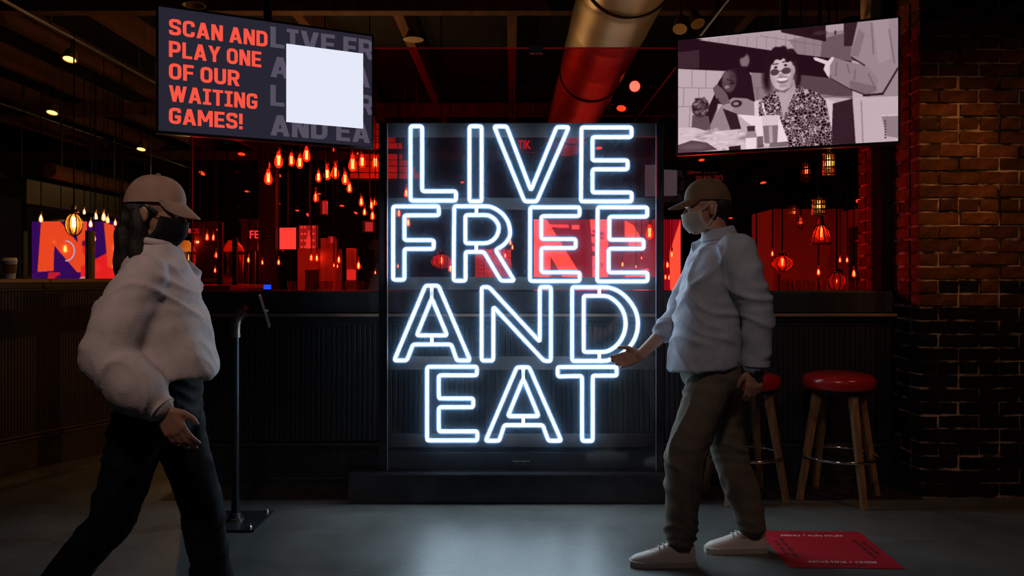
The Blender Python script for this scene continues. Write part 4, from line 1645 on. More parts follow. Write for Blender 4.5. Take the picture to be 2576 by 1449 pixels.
def flat_screen(label, pts, Y, m, art_fn=None):
    p0, p1 = W(*pts[0], Y), W(*pts[1], Y)
    t = thing('menu_screen', label, 'screen', ((p0.x + p1.x) / 2, Y, (p0.z + p1.z) / 2), 0.0)
    w_, h_ = p1.x - p0.x, p0.z - p1.z
    t.rotation_euler = (0, 0, -0.18)
    bm = NB()
    add_box(bm, -w_ / 2 - 0.02, w_ / 2 + 0.02, 0.005, 0.06, -h_ / 2 - 0.02, h_ / 2 + 0.02, 0.004)
    part('housing', bm, M_plastic, t, local=True)
    bm = NB()
    add_box(bm, -w_ / 2, w_ / 2, -0.002, 0.005, -h_ / 2, h_ / 2)
    part('display', bm, m, t, local=True)
    bm = NB()
    add_tube(bm, (0, 0.04, 0), (0, 0.04, 4.2 - (p0.z + p1.z) / 2), 0.015, seg=8)
    part('ceiling_mount', bm, M_plastic, t, local=True)
    return t, w_, h_


flat_screen('plain glowing orange screen behind the left red pane', ((696, 573), (746, 627)), 12.0, glow('orange_blank_screen', (1.0, 0.75, 0.5), 1.9))
t, w_, h_ = flat_screen('red screen with dots and a pale cone figure beside the plain orange screen', ((751, 567), (801, 626)), 12.0, glow('dim_red_screen', (0.42, 0.25, 0.2), 0.9))
m_pale = glow('pale_screen_figure', (1.0, 0.7, 0.5), 1.1)
bm = NB()
o_ = [(-0.14, -0.5), (0.2, -0.5), (0.16, -0.15), (0.08, 0.1), (0.06, 0.28), (-0.02, 0.28), (-0.04, 0.1), (-0.12, -0.15)]
bm.faces.new([bm.verts.new((x * w_, -0.004, z * h_)) for x, z in o_])
part('figure', bm, m_pale, t, local=True)
bm = NB()
for i in range(2):
    for j in range(4):
        add_tube(bm, (w_ * (-0.36 + 0.18 * i), -0.0035, h_ * (-0.42 + 0.28 * j)), (w_ * (-0.36 + 0.18 * i), -0.002, h_ * (-0.42 + 0.28 * j)), 0.02, seg=8)
for j in range(4):
    add_tube(bm, (w_ * 0.28, -0.0035, h_ * (-0.42 + 0.28 * j)), (w_ * 0.28, -0.002, h_ * (-0.42 + 0.28 * j)), 0.02, seg=8)
o = part('dots', bm, m_pale, t, local=True)
o['kind'] = 'stuff'


def word_sign(label, body, px0, py0, px1, py1, Y, m, board=None):
    p0, p1 = W(px0, py0, Y), W(px1, py1, Y)
    t = thing('lit_sign', label, 'sign', (p0.x, Y, p1.z))
    bm = NB()
    add_box(bm, -0.04, p1.x - p0.x + 0.04, 0.01, 0.05, -0.04, p0.z - p1.z + 0.04, 0.004)
    part('board', bm, board or M_black, t, local=True)
    place('lettering', text_mesh(body, p1.x - p0.x, p0.z - p1.z, m, 0.02), t, True)
    bm = NB()
    for xx in (0.0, p1.x - p0.x):
        add_tube(bm, (xx, 0.03, p0.z - p1.z), (xx, 0.03, 4.2 - p1.z), 0.006, seg=6)
    part('hanger', bm, M_cord, t, local=True)


S_neonred = glow('red_sign_letters', (1.0, 0.55, 0.5), 1.4)
S_deepred = glow('deep_red_sign_letters', (0.8, 0.07, 0.08), 0.9)
word_sign('red lettering fragment ROS at the left edge of the red pane', 'ROS', 474, 575, 501, 587, 9.0, S_deepred)
word_sign('red glowing letters TIK inside the letter V of the sign', 'TIK', 1303, 353, 1336, 375, 10.0, S_deepred)
word_sign('bright red letters FE on a dark board behind the left red pane', 'FE', 628, 580, 652, 600, 11.9, S_neonred, mat('maroon_board', (0.12, 0.03, 0.03), 0.6, vary=0.2))
c0, c1 = W(610, 562, 12.1), W(652, 632, 12.1)
bm = NB()
add_box(bm, c0.x, c1.x, 12.02, 12.15, c1.z, c0.z, 0.01)
add_box(bm, c0.x - 0.02, c1.x + 0.02, 11.98, 12.19, c0.z, c0.z + 0.06, 0.01)
add_box(bm, c0.x + 0.05, c0.x + 0.1, 12.06, 12.11, 0, c1.z)
add_box(bm, c1.x - 0.1, c1.x - 0.05, 12.06, 12.11, 0, c1.z)
solo('notice_board', bm, mat('maroon_board', (0.12, 0.03, 0.03), 0.6), 'dark maroon notice board standing behind the red FE letters', 'board')
for (lab, x0, y0, x1, y1, Y) in (('square pinkish lit box sign under the bulbs near the sign post', 919, 559, 938, 582, 8.5), ('tall narrow lit box sign hanging under the bulb cluster', 811, 507, 820, 538, 8.5),
                                 ('small pale box sign above the two low bulbs', 831, 596, 841, 611, 11.0)):
    p0, p1 = W(x0, y0, Y), W(x1, y1, Y)
    t = thing('box_sign', lab, 'sign', ((p0.x + p1.x) / 2, Y, (p0.z + p1.z) / 2))
    w_, h_ = p1.x - p0.x, p0.z - p1.z
    bm = NB()
    add_box(bm, -w_ / 2 - 0.03, w_ / 2 + 0.005, 0.0, 0.07, -h_ / 2 - 0.01, h_ / 2 + 0.01, 0.006)
    part('casing', bm, mat('pink_sign_casing', (0.5, 0.25, 0.25), 0.5), t, local=True)
    bm = NB()
    add_box(bm, -w_ / 2, w_ / 2, -0.004, 0.0, -h_ / 2, h_ / 2)
    part('lit_face', bm, glow('pink_sign_face', (0.6, 0.5, 0.5), 0.9), t, local=True)
    bm = NB()
    add_tube(bm, (0, 0.03, h_ / 2), (0, 0.03, 4.2 - (p0.z + p1.z) / 2), 0.007, seg=6)
    part('hanger', bm, M_cord, t, local=True)

# tiled pier lit from above
c0, c1 = W(1195, 628, 12.0), W(1287, 700, 12.0)
bm = NB()
add_box(bm, c0.x, c1.x, 12.012, 12.6, 0, c0.z + 0.02)
pier = solo('tiled_pier', bm, M_mortar, 'low pale tiled pier lit by a lamp behind the letter R', 'pier')
tm = mat('pale_stone_tile', (0.62, 0.42, 0.38), 0.7, vary=0.35, scale=14, per_object=0.3, bump=0.3)
bm = NB()
add_box(bm, 0, 0.126, 0, 0.015, 0, 0.056, 0.003)
tme = bm_mesh('tile', bm, tm)
nrow = int((c0.z + 0.02 - 1.2) / 0.06)
for r in range(nrow):
    for k in range(4):
        o = place('tile', tme)
        o.location = (c0.x + 0.002 + k * 0.1375 + (0.0 if r % 2 else -0.0), 12.0 + random.uniform(-0.006, 0.004), 1.2 + r * 0.06)
        o.parent = pier

# slatted wooden fronts of the bar canopy, lit warm
M_plank = mat('warm_plank', (0.55, 0.30, 0.18), 0.5, vary=0.3, scale=5, per_object=0.2)
for lab, x0, y0, x1, y1, Y, n in (('upper slatted timber canopy glowing red right of the waiting games screen', 905, 292, 1012, 375, 11.6, 5),
                                  ('lower planked timber canopy behind the left sign post', 880, 386, 1062, 450, 11.9, 4)):
    p0, p1 = W(x0, y0, Y), W(x1, y1, Y)
    t = thing('timber_canopy', lab, 'canopy', (p0.x, Y, p1.z))
    h_ = (p0.z - p1.z) / n
    for k in range(n):
        bm = NB()
        add_box(bm, 0, p1.x - p0.x - 0.10 * k, 0.002 * k, 0.03 + 0.002 * k, (n - 1 - k) * h_ if False else k * h_ + 0.006, (k + 1) * h_ - 0.006, 0.004)
        part('plank', bm, M_plank, t, local=True)
    bm = NB()
    add_box(bm, 0.05, p1.x - p0.x - 0.45, 0.06, 0.5, 0.02, p0.z - p1.z - 0.02)
    add_tube(bm, (0.2, 0.2, 0), (0.2, 0.2, 4.2 - p1.z), 0.012, seg=6)
    add_tube(bm, (0.8, 0.2, 0), (0.8, 0.2, 4.2 - p1.z), 0.012, seg=6)
    part('canopy_body', bm, M_joist, t, local=True)

# domed copper tanks on the counter behind the pane edge
for lab, px, Y in (('amber domed tank with a dark band at the left edge of the red pane', 462, 7.4), ('red glowing domed tank with a dark band behind the left red pane', 584, 7.4)):
    c = W(px, 637, Y)
    t = thing('domed_tank', lab, 'tank', (c.x, c.y, 1.24))
    r = 30 / F * Y
    zb = c.z - 1.24
    bm = NB()
    add_lathe(bm, [(r, zb + 0.012), (r * 0.98, zb + 0.03), (r * 0.8, zb + 0.07), (r * 0.5, zb + 0.105), (r * 0.42, zb + 0.118), (0.004, zb + 0.12)], (0, 0, 0), 28)
    part('dome', bm, mat('amber_enamel_dome', (0.75, 0.30, 0.08), 0.4, vary=0.15, scale=5), t, 40, local=True)
    bm = NB()
    add_lathe(bm, [(r * 0.98, zb - 0.012), (r * 1.03, zb - 0.01), (r * 1.03, zb + 0.01), (r * 0.98, zb + 0.012)], (0, 0, 0), 28)
    part('band', bm, M_black, t, 40, local=True)
    bm = NB()
    add_lathe(bm, [(r * 0.9, 0), (r * 0.95, 0.02), (r * 0.95, zb - 0.012)], (0, 0, 0), 28)
    part('body', bm, M_copper, t, 40, local=True)
    bm = NB()
    add_path(bm, [(-r * 0.5, -r * 0.88, zb + 0.01), (-r * 0.35, -r * 0.62, zb + 0.085), (-r * 0.2, -r * 0.42, zb + 0.12)], 0.008, 6)
    part('rib', bm, M_black, t, True, local=True)

# counter that carries the tanks and its upright posts
bm = NB()
add_box(bm, W(440, 0, 7.2).x, W(600, 0, 7.2).x, 7.0, 7.9, 0, 1.2)
ctr = solo('bar_counter', bm, M_brownwood, 'wooden counter carrying the domed tanks behind the left red pane', 'counter')
bm = NB()
add_box(bm, W(436, 0, 7.2).x, W(604, 0, 7.2).x, 6.94, 7.94, 1.2, 1.24, 0.006)
struct('counter_top', bm, MATS['golden_ledge_wood'], ctr)
for i, px in enumerate((556, 592)):
    c = W(px, 700, 7.0)
    bm = NB()
    add_box(bm, c.x - 0.02, c.x + 0.02, 6.97, 7.01, 1.24, (1.24 + 0.55) if i == 0 else (1.24 + 0.42), 0.004)
    solo('upright_bar', bm, M_black, 'black upright post on the tank counter, the %s one' % ('taller', 'shorter')[i], 'post')
p0, p1 = W(490, 0, 7.0), W(556, 0, 7.0)
bm = NB()
add_box(bm, p0.x, p1.x, 6.985, 6.993, 1.24, 1.80, 0.003)
solo('counter_screen', bm, clear('clear_divider', (0.97, 0.97, 0.97), 0.06, 0.03, haze=0.02), 'clear upright pane on the counter left of the taller black post', 'screen')

# dividers standing on the left counter
M_clear = MATS['clear_divider']
for k, (u, m_, hh) in enumerate(((0.86, M_black, 0.33), (1.39, MATS['golden_ledge_wood'], 0.36), (1.36, M_black, 0.36))):
    bm = NB()
    add_box(bm, u - 0.016, u + 0.016, 0.09, 0.12, 1.297, 1.297 + hh, 0.004)
    wl('divider_post', bm, m_)
for u0, u1, hh in ((0.1, 0.84, 0.55), (0.885, 1.335, 0.5), (1.42, 2.2, 0.5)):
    bm = NB()
    add_box(bm, u0, u1, 0.1, 0.108, 1.297, 1.297 + hh, 0.003)
    wl('divider_pane', bm, M_clear)
# paper cup
c = W(25, 697, 5.17)
t = thing('coffee_cup', 'takeaway coffee cup with a white lid and brown sleeve on the left counter', 'cup', (c.x, c.y, 1.297))
bm = NB()
add_lathe(bm, [(0.03, 0), (0.041, 0.115)], (0, 0, 0), 24)
part('cup_body', bm, mat('white_paper', (0.7, 0.66, 0.6), 0.6, vary=0.05), t, 40, local=True)
bm = NB()
add_lathe(bm, [(0.0345, 0.035), (0.0355, 0.035), (0.0408, 0.093), (0.0398, 0.093)], (0, 0, 0), 24)
part('sleeve', bm, mat('brown_card', (0.15, 0.07, 0.03), 0.8, vary=0.2), t, 40, local=True)
bm = NB()
add_lathe(bm, [(0.044, 0.113), (0.045, 0.119), (0.041, 0.122), (0.039, 0.134), (0.036, 0.136), (0.001, 0.134)], (0, 0, 0), 24)
part('lid', bm, mat('white_paper', (0.7, 0.66, 0.6), 0.6), t, 40, local=True)

# pale booth block and far window at the right
bm = NB()
add_box(bm, 3.285, 4.16, 10.0, 10.9, 0, 2.175, 0.01)
blk = struct('wall_booth', bm, M_beige)
bm = NB()
add_box(bm, 4.16, 4.4, 8.2, 10.0, 0, 2.14)
stub = struct('wall_side', bm, M_beige)
bm = NB()
add_box(bm, 4.14, 4.165, 9.18, 9.78, 0.3, 1.92)
win2 = struct('window_2', bm, M_black, None)
bm = NB()
add_box(bm, 4.125, 4.145, 9.2, 9.5, 1.38, 1.72)
struct('pane', bm, glow('lit_far_pane', (0.32, 0.2, 0.14), 0.35), win2)
for yy in (9.2, 9.3, 9.4, 9.5):
    bm = NB()
    add_box(bm, 4.12, 4.146, yy - 0.006, yy + 0.006, 1.36, 1.74)
    struct('mullion', bm, M_black, win2)
bm = NB()
add_box(bm, 4.11, 4.146, 9.18, 9.52, 1.735, 1.76, 0.003)
struct('sill', bm, MATS['pale_stone_tile'], win2)

# counter, posts, bottles at the right
bm = NB()
add_box(bm, W(1800, 0, 7.0).x, W(2170, 0, 7.0).x, 6.6, 7.2, 0, 1.15)
ctr = solo('bar_counter', bm, M_brownwood, 'low counter along the bottom of the right red pane', 'counter')
bm = NB()
add_box(bm, W(1796, 0, 7.0).x, W(2174, 0, 7.0).x, 6.55, 7.25, 1.15, 1.19, 0.006)
struct('counter_top', bm, MATS['golden_ledge_wood'], ctr)
for i, (px, ph, wd, lab) in enumerate(((1958, 690, 8, 'thick dark post standing on the right counter below the globe pendant'), (1982, 702, 5, 'dark bottle left of a twin on the right counter'),
                                       (1992, 703, 5, 'dark bottle right of a twin on the right counter'), (2059, 700, 6, 'dark candle holder under a bulb on the right counter'),
                                       (2156, 705, 7, 'dark bottle at the right end of the right counter'))):
    c = W(px, 735, 6.7)
    h_ = W(px, ph, 6.7).z - 1.19
    r = wd / 2 / F * 6.7
    bm = NB()
    add_lathe(bm, [(r * 0.95, 0), (r, 0.01), (r, h_ * 0.62), (r * 0.8, h_ * 0.72), (r * 0.42, h_ * 0.8), (r * 0.42, h_ * 0.97), (r * 0.5, h_)] if i else [(r, 0), (r, h_)], (c.x, c.y, 1.19), 14)
    solo('bottle' if i not in (0, 3) else ('counter_post' if i == 0 else 'candle_holder'), bm, M_plastic, lab, 'bottle' if i not in (0, 3) else 'stand', smooth=40)
# glasses catching the light on the counters
M_glass = clear('drinking_glass', (0.95, 0.95, 0.95), 0.12, 0.02, haze=0.03, haze_color=(0.9, 0.6, 0.3))
gl = sorted([1972, 2008, 2018, 2030, 2044, 2072, 2142])
for i, px in enumerate(gl):
    c = W(px, 722, 6.75 + 0.04 * (i % 3))
    bm = NB()
    add_lathe(bm, [(0.026, 0), (0.034, 0.09), (0.031, 0.09), (0.024, 0.008)], (c.x, c.y, 1.19), 16)
    solo('drinking_glass', bm, M_glass, 'short clear glass on the right counter, %s from the left' % ORD[i], 'glass', 'glasses on the right counter', smooth=40)

# tables and other things low behind the left pane
bm = NB()
p0, p1 = W(872, 678, 9.0), W(894, 704, 9.0)
add_box(bm, p0.x, p1.x, 9.0, 9.042, p1.z, p0.z, 0.012)
o = solo('menu_board', bm, glow('lit_orange_panel', (1.0, 0.5, 0.3), 0.9), 'small bright orange lit board low on the slim pier', 'board')
bm = NB()
p0, p1 = W(873, 625, 9.1), W(893, 678, 9.1)
add_box(bm, p0.x, p1.x, 9.04, 9.2, 0, p0.z, 0.01)
solo('slim_pier', bm, M_beige, 'slim painted pier carrying the small bright orange panel', 'pier')
bm = NB()
p0, p1 = W(748, 625, 11.5), W(850, 735, 11.5)
add_box(bm, p0.x, p1.x, 11.5, 11.8, 0, p0.z, 0.01)
struct('wall_alcove', bm, M_beige)
bm = NB()
p0, p1 = W(806, 599, 11.3), W(842, 735, 11.3)
add_box(bm, p0.x, p1.x, 11.3, 11.5, 0, p0.z, 0.01)
struct('pillar_alcove', bm, M_beige)
bm = NB()
p0, p1 = W(650, 380, 11.4), W(693, 735, 11.4)
add_box(bm, p0.x, p1.x, 11.4, 11.6, 0, 4.2)
struct('pillar_mid', bm, M_black)
t = thing('napkin_stand', 'pale translucent stand on the ledge inside the left red pane', 'stand', W(785, 722, 5.6))
t.location.z = 1.2
bm = NB()
add_box(bm, -0.05, 0.05, -0.003, 0.003, 0.0, 0.16, 0.003)
part('card', bm, mat('white_paper', (0.7, 0.66, 0.6), 0.6), t, local=True)
bm = NB()
add_box(bm, -0.055, 0.055, -0.03, 0.03, -0.01, 0.004, 0.003)
part('foot', bm, M_plastic, t, local=True)
bm = NB()
add_box(bm, W(620, 0, 5.6).x, W(940, 0, 5.6).x, 5.35, 5.95, 1.15, 1.19, 0.006)
for px in (640, 920):
    c = W(px, 0, 5.65)
    add_box(bm, c.x - 0.03, c.x + 0.03, 5.6, 5.66, 0, 1.15)
solo('high_table', bm, M_brownwood, 'dark high table just behind the left red pane', 'table')
gl = sorted([735, 812, 826, 868, 890, 905])
for i, px in enumerate(gl):
    c = W(px, 722, 5.55 + 0.05 * (i % 3))
    bm = NB()
    add_lathe(bm, [(0.026, 0), (0.034, 0.09), (0.031, 0.09), (0.024, 0.008)], (c.x, c.y, 1.19), 16)
    solo('drinking_glass', bm, M_glass, 'short clear glass on the high table behind the left pane, %s from the left' % ORD[i], 'glass', 'glasses on the high table', smooth=40)
# small blue lit panel standing in for a blue gleam at the pane
c0, c1 = W(663, 716, 5.05), W(682, 728, 5.05)
t = thing('blue_panel', 'small panel with a bright blue lit face on the half wall', 'reader', ((c0.x + c1.x) / 2, 5.05, 1.222))
bm = NB()
add_box(bm, -0.027, 0.027, 0.0, 0.018, 0.0, c0.z - 1.222 + 0.004, 0.003)
part('panel_body', bm, M_plastic, t, local=True)
bm = NB()
add_box(bm, c0.x - (c0.x + c1.x) / 2, c1.x - (c0.x + c1.x) / 2, -0.002, 0.0, c1.z - 1.222, c0.z - 1.222)
part('lit_face', bm, glow('blue_lit_face', (0.012, 0.07, 0.85), 1.0), t, local=True)

# ------------------------------------------------------------------ bar stools
M_red = mat('red_vinyl', (0.34, 0.008, 0.012), 0.24, vary=0.15, scale=6, coat=0.2)
M_leg = mat('stained_stool_leg', (0.24, 0.125, 0.058), 0.5, vary=0.35, scale=10, stretch=(5, 5, 0.6))


def bar_stool():
    t = thing('bar_stool', 'round red vinyl bar stool with wooden legs and chrome ring nearest the brick pillar', 'stool', (1.934, 4.71, 0), math.radians(10), 'red bar stools at the half wall')
    zt, zb, r = 0.744, 0.650, 0.207
    bm = NB()
    prof = [(0.17, zb), (r - 0.014, zb), (r - 0.003, zb + 0.010), (r, zb + 0.026), (r, zb + 0.050), (r - 0.004, zb + 0.064), (r - 0.016, zb + 0.077), (r - 0.045, zb + 0.086), (r * 0.5, zt + 0.002), (0.002, zt + 0.003)]
    add_lathe(bm, prof, (0, 0, 0), 48)
    part('seat', bm, M_red, t, 50, local=True)
    bm = NB()
    add_lathe(bm, [(0.16, zb - 0.02), (0.175, zb - 0.02), (0.175, zb), (0.16, zb)], (0, 0, 0), 32)
    part('seat_base', bm, M_plastic, t, 40, local=True)
    bm = NB()
    add_torus(bm, (0, 0, 0.255), 0.222, 0.0095, 56, 10)
    part('foot_ring', bm, M_chrome, t, True, local=True)
    for k in range(4):
        a = math.pi / 2 * k
        bm = NB()
        M = Matrix.Rotation(a, 4, 'Z')
        top, bot = Vector((0.135, 0, 0.655)), Vector((0.25, 0, 0.0))
        q = []
        for c, hw in ((bot, 0.0165), (top, 0.0215)):
            q.append([bm.verts.new(M @ (c + Vector((dx * hw, dy * hw, 0)))) for dx, dy in ((-1, -1), (1, -1), (1, 1), (-1, 1))])
        bm.faces.new(q[0][::-1])
        bm.faces.new(q[1])
        for i in range(4):
            bm.faces.new((q[0][i], q[0][(i + 1) % 4], q[1][(i + 1) % 4], q[1][i]))
        bmesh.ops.bevel(bm, geom=bm.edges[:], offset=0.003, segments=2, affect='EDGES')
        part('leg', bm, M_leg, t, 40, local=True)
    return t


st = bar_stool()
s2 = copy_tree(st)
s2.location = (1.385, 4.735, 0)
s2.rotation_euler = (0, 0, math.radians(52))
s2['label'] = 'round red vinyl bar stool partly hidden behind the walking man'

# ------------------------------------------------------------------ red floor sticker
M_mat = mat('red_floor_vinyl', (0.42, 0.006, 0.016), 0.55, vary=0.12, scale=5)
q = [(1.2415, 3.560), (1.756, 3.576), (1.779, 4.094), (1.269, 4.08)]
t = thing('floor_sticker', 'square red floor sticker with white and black lettering in front of the stools', 'sticker', (1.51, 3.82, 0.0), math.radians(-2.0))
bm = NB()
add_box(bm, -0.2555, 0.2555, -0.26, 0.26, 0.0005, 0.003)
part('vinyl', bm, M_mat, t, local=True)
M_white = mat('white_print', (0.62, 0.58, 0.58), 0.6)
M_ink = mat('black_print', (0.015, 0.008, 0.01), 0.6)


def floor_text(body, w_, cap, cx, cy, rot, m):
    me = text_mesh(body, w_, cap, m, 0.012)
    me.transform(Matrix.Translation((-w_ / 2, 0, -cap / 2)))
    me.transform(Matrix.Rotation(-math.pi / 2, 4, 'X'))
    me.transform(Matrix.Rotation(rot, 4, 'Z'))
    me.transform(Matrix.Translation((cx, cy, 0.0035)))
    place('lettering', me, t, True)


floor_text('MENU + FUN STUFF', 0.31, 0.026, -0.005, 0.185, 0, M_white)
floor_text('MENU + FUN STUFF', 0.31, 0.026, 0.005, -0.185, math.pi, M_white)
# rows of black print too small to read
for k, (cx, cy, rot, wd, cap) in enumerate(((0.0, 0.222, 0, 0.2, 0.014), (0.0, -0.222, math.pi, 0.2, 0.014), (-0.18, 0.0, math.pi / 2, 0.26, 0.022), (-0.215, 0.0, math.pi / 2, 0.2, 0.018),
                                            (0.18, 0.0, -math.pi / 2, 0.26, 0.022), (0.215, 0.0, -math.pi / 2, 0.2, 0.018))):
    bm = NB()
    rr = random.Random(k)
    x = -wd / 2
    while x < wd / 2:
        L = rr.uniform(0.025, 0.06)
        while L > 0 and x < wd / 2:
            add_box(bm, x, x + 0.008, -cap / 2, cap / 2 * rr.choice((1, 1, 0.3)), 0.003, 0.0034)
            x += 0.0125
            L -= 0.0125
        x += 0.014
    bmesh.ops.transform(bm, matrix=Matrix.Translation((cx, cy, 0)) @ Matrix.Rotation(rot, 4, 'Z'), verts=bm.verts)
    o = part('small_print', bm, M_ink, t, local=True)
    o['kind'] = 'stuff'

# ------------------------------------------------------------------ pipe stand with tablet
t = thing('pipe_stand', 'iron pipe stand with an elbow top and bolted black floor plate left of the sign', 'stand', (-1.476, 4.24, 0))
bm = NB()
add_box(bm, -0.165, 0.155, -0.175, 0.17, 0.001, 0.013, 0.002)
part('floor_plate', bm, M_steel, t, local=True)
M_bolt = mat('zinc_bolt', (0.55, 0.53, 0.5), 0.3, metal=0.9, vary=0.1)
for sx in (-0.125, 0.125):
    for sy in (-0.14, 0.14):
        bm = NB()
        add_lathe(bm, [(0.011, 0.013), (0.011, 0.02), (0.006, 0.024), (0.006, 0.03)], (sx, sy, 0), 6)
        part('bolt', bm, M_bolt, t, local=True)
bm = NB()
add_lathe(bm, [(0.045, 0.013), (0.045, 0.022), (0.03, 0.026), (0.028, 0.05), (0.022, 0.052)], (0, 0, 0), 24)
for k in range(4):
    a = math.pi / 4 + k * math.pi / 2
    add_lathe(bm, [(0.006, 0.02), (0.006, 0.028)], (0.037 * math.cos(a), 0.037 * math.sin(a), 0), 8)
part('flange', bm, M_iron, t, 40, local=True)
bm = NB()
add_lathe(bm, [(0.0205, 0.03), (0.0205, 1.0)], (0, 0, 0), 24)
part('pole', bm, mat('black_iron_pipe', (0.035, 0.035, 0.04), 0.3, metal=0.6, vary=0.3, scale=12), t, 40, local=True)
bm = NB()
pts = [(0, 0, 0.985), (0, 0, 1.0), (0, 0, 1.001), (0, 0, 1.03), (0.0, 0, 1.06), (0.006, 0, 1.085), (0.02, 0, 1.105), (0.04, 0, 1.117), (0.052, 0, 1.122), (0.053, 0, 1.122), (0.066, 0, 1.127)]
add_path(bm, pts, [0.027, 0.029, 0.026, 0.027, 0.029, 0.031, 0.031, 0.029, 0.028, 0.034, 0.034], 20)
part('elbow', bm, M_iron, t, 50, local=True)
bm = NB()
add_path(bm, [(0.06, 0, 1.122), (0.10, 0, 1.13), (0.145, 0, 1.128)], 0.009, 10)
part('arm', bm, M_plastic, t, True, local=True)
T = Matrix.Translation((0.155, 0, 1.127)) @ Matrix.Rotation(math.radians(16.0), 4, 'Z') @ Matrix.Rotation(math.radians(-17), 4, 'Y')
bm = NB()
add_box(bm, -0.005, 0.004, -0.11, 0.13, -0.09, 0.09, 0.003, T)
tb = part('tablet', bm, mat('tablet_shell', (0.16, 0.18, 0.22), 0.3, metal=0.5, vary=0.1), t, local=True)
bm = NB()
add_box(bm, 0.004, 0.0055, -0.10, 0.12, -0.08, 0.08, 0.0005, T)
o = place('tablet_screen', bm_mesh('tablet_screen', bm, M_plastic), tb, True)
bm = NB()
add_tube(bm, T @ Vector((0.004, -0.09, 0.0)), T @ Vector((0.022, -0.09, -0.004)), 0.008, seg=12)
o = place('knob', bm_mesh('knob', bm, M_bolt, 40), tb, True)

# ------------------------------------------------------------------ people
def grow(name, shapes, m, parent=None, voxel=0.007, smooth=6, wrinkle=None, parts_fn=None):
    """one continuous skin grown over overlapping limb shapes"""
    bm = NB()
    for s in shapes:
        if s[0] == 'c':
            add_cone(bm, s[1], s[2], s[3], s[4], 2)
        elif s[0] == 'e':
            add_ball(bm, s[1], s[2], 3, s[3] if len(s) > 3 else None)
        elif s[0] == 'l':            # loft of oval rings (centre, half depth x, half width y)
            rings = []
            for c, a, b in s[1]:
                rings.append([bm.verts.new((c[0] + a * math.copysign(abs(math.cos(t)) ** 0.85, math.cos(t)), c[1] + b * math.copysign(abs(math.sin(t)) ** 0.85, math.sin(t)),
                                            c[2] + (s[2] * math.cos(t) if len(s) > 2 and (c, a, b) == s[1][-1] else 0)))
                              for t in [2 * math.pi * k / 32 for k in range(32)]])
            for p, q in zip(rings, rings[1:]):
                for k in range(32):
                    bm.faces.new((p[k], p[(k + 1) % 32], q[(k + 1) % 32], q[k]))
            bm.faces.new(rings[0][::-1])
            bm.faces.new(rings[-1])
    bmesh.ops.recalc_face_normals(bm, faces=bm.faces)
    me = bpy.data.meshes.new(name)
    bm.to_mesh(me)
    bm.free()
    o = bpy.data.objects.new(name, me)
    COL.objects.link(o)
    md = o.modifiers.new('r', 'REMESH')
    md.mode = 'VOXEL'
    md.voxel_size = voxel
    sm = o.modifiers.new('s', 'SMOOTH')
    sm.iterations, sm.factor = smooth, 0.5
    bpy.context.view_layer.update()
    me2 = bpy.data.meshes.new_from_object(o.evaluated_get(bpy.context.evaluated_depsgraph_get()))
    bpy.data.objects.remove(o)
    me2.name = name
    if wrinkle:
        n = len(me2.vertices)
        co = np.zeros(n * 3, dtype=np.float32)
        no = np.zeros(n * 3, dtype=np.float32)
        me2.vertices.foreach_get('co', co)
        me2.vertices.foreach_get('normal', no)
        co, no = co.reshape(-1, 3), no.reshape(-1, 3)
        d = wrinkle(co)
        co += no * d[:, None]
        me2.vertices.foreach_set('co', co.ravel())
        me2.update()
    me2.materials.clear()
    me2.materials.append(m)
    smooth_mesh(me2)
    return place(name, me2, parent)


def folds(seed, amp, f=14.0, dirv=(0.6, 0.2, 1.0)):
    """cloth creases: thin raised ridges running across the pull of the cloth, on nearly flat panels"""
    r = np.random.RandomState(seed)
    K = [(r.randn(3) * f * 0.5 + np.array(dirv) * f * (0.5 + r.rand()), r.rand() * 6.28) for _ in range(5)]
    V_ = [(r.randn(3) * 7.0, r.rand() * 6.28) for _ in range(5)]
    M_ = [(r.randn(3) * 6.0, r.rand() * 6.28) for _ in range(5)]

    def fn(co):
        warp = sum(np.sin(co @ v + p) for v, p in V_) * 0.8
        out = np.zeros(len(co))
        for (k, p), (m, q) in zip(K, M_):
            ridge = (1 - np.abs(np.sin(co @ k * 0.5 + p + warp))) ** 3.0
            mask = np.clip(np.sin(co @ m + q) * 0.9 + 0.35, 0, 1)
            out += ridge * mask
        return amp * (out - 0.45) + 0.0012 * np.sin(co[:, 2] * 90 + warp * 3)
    return fn


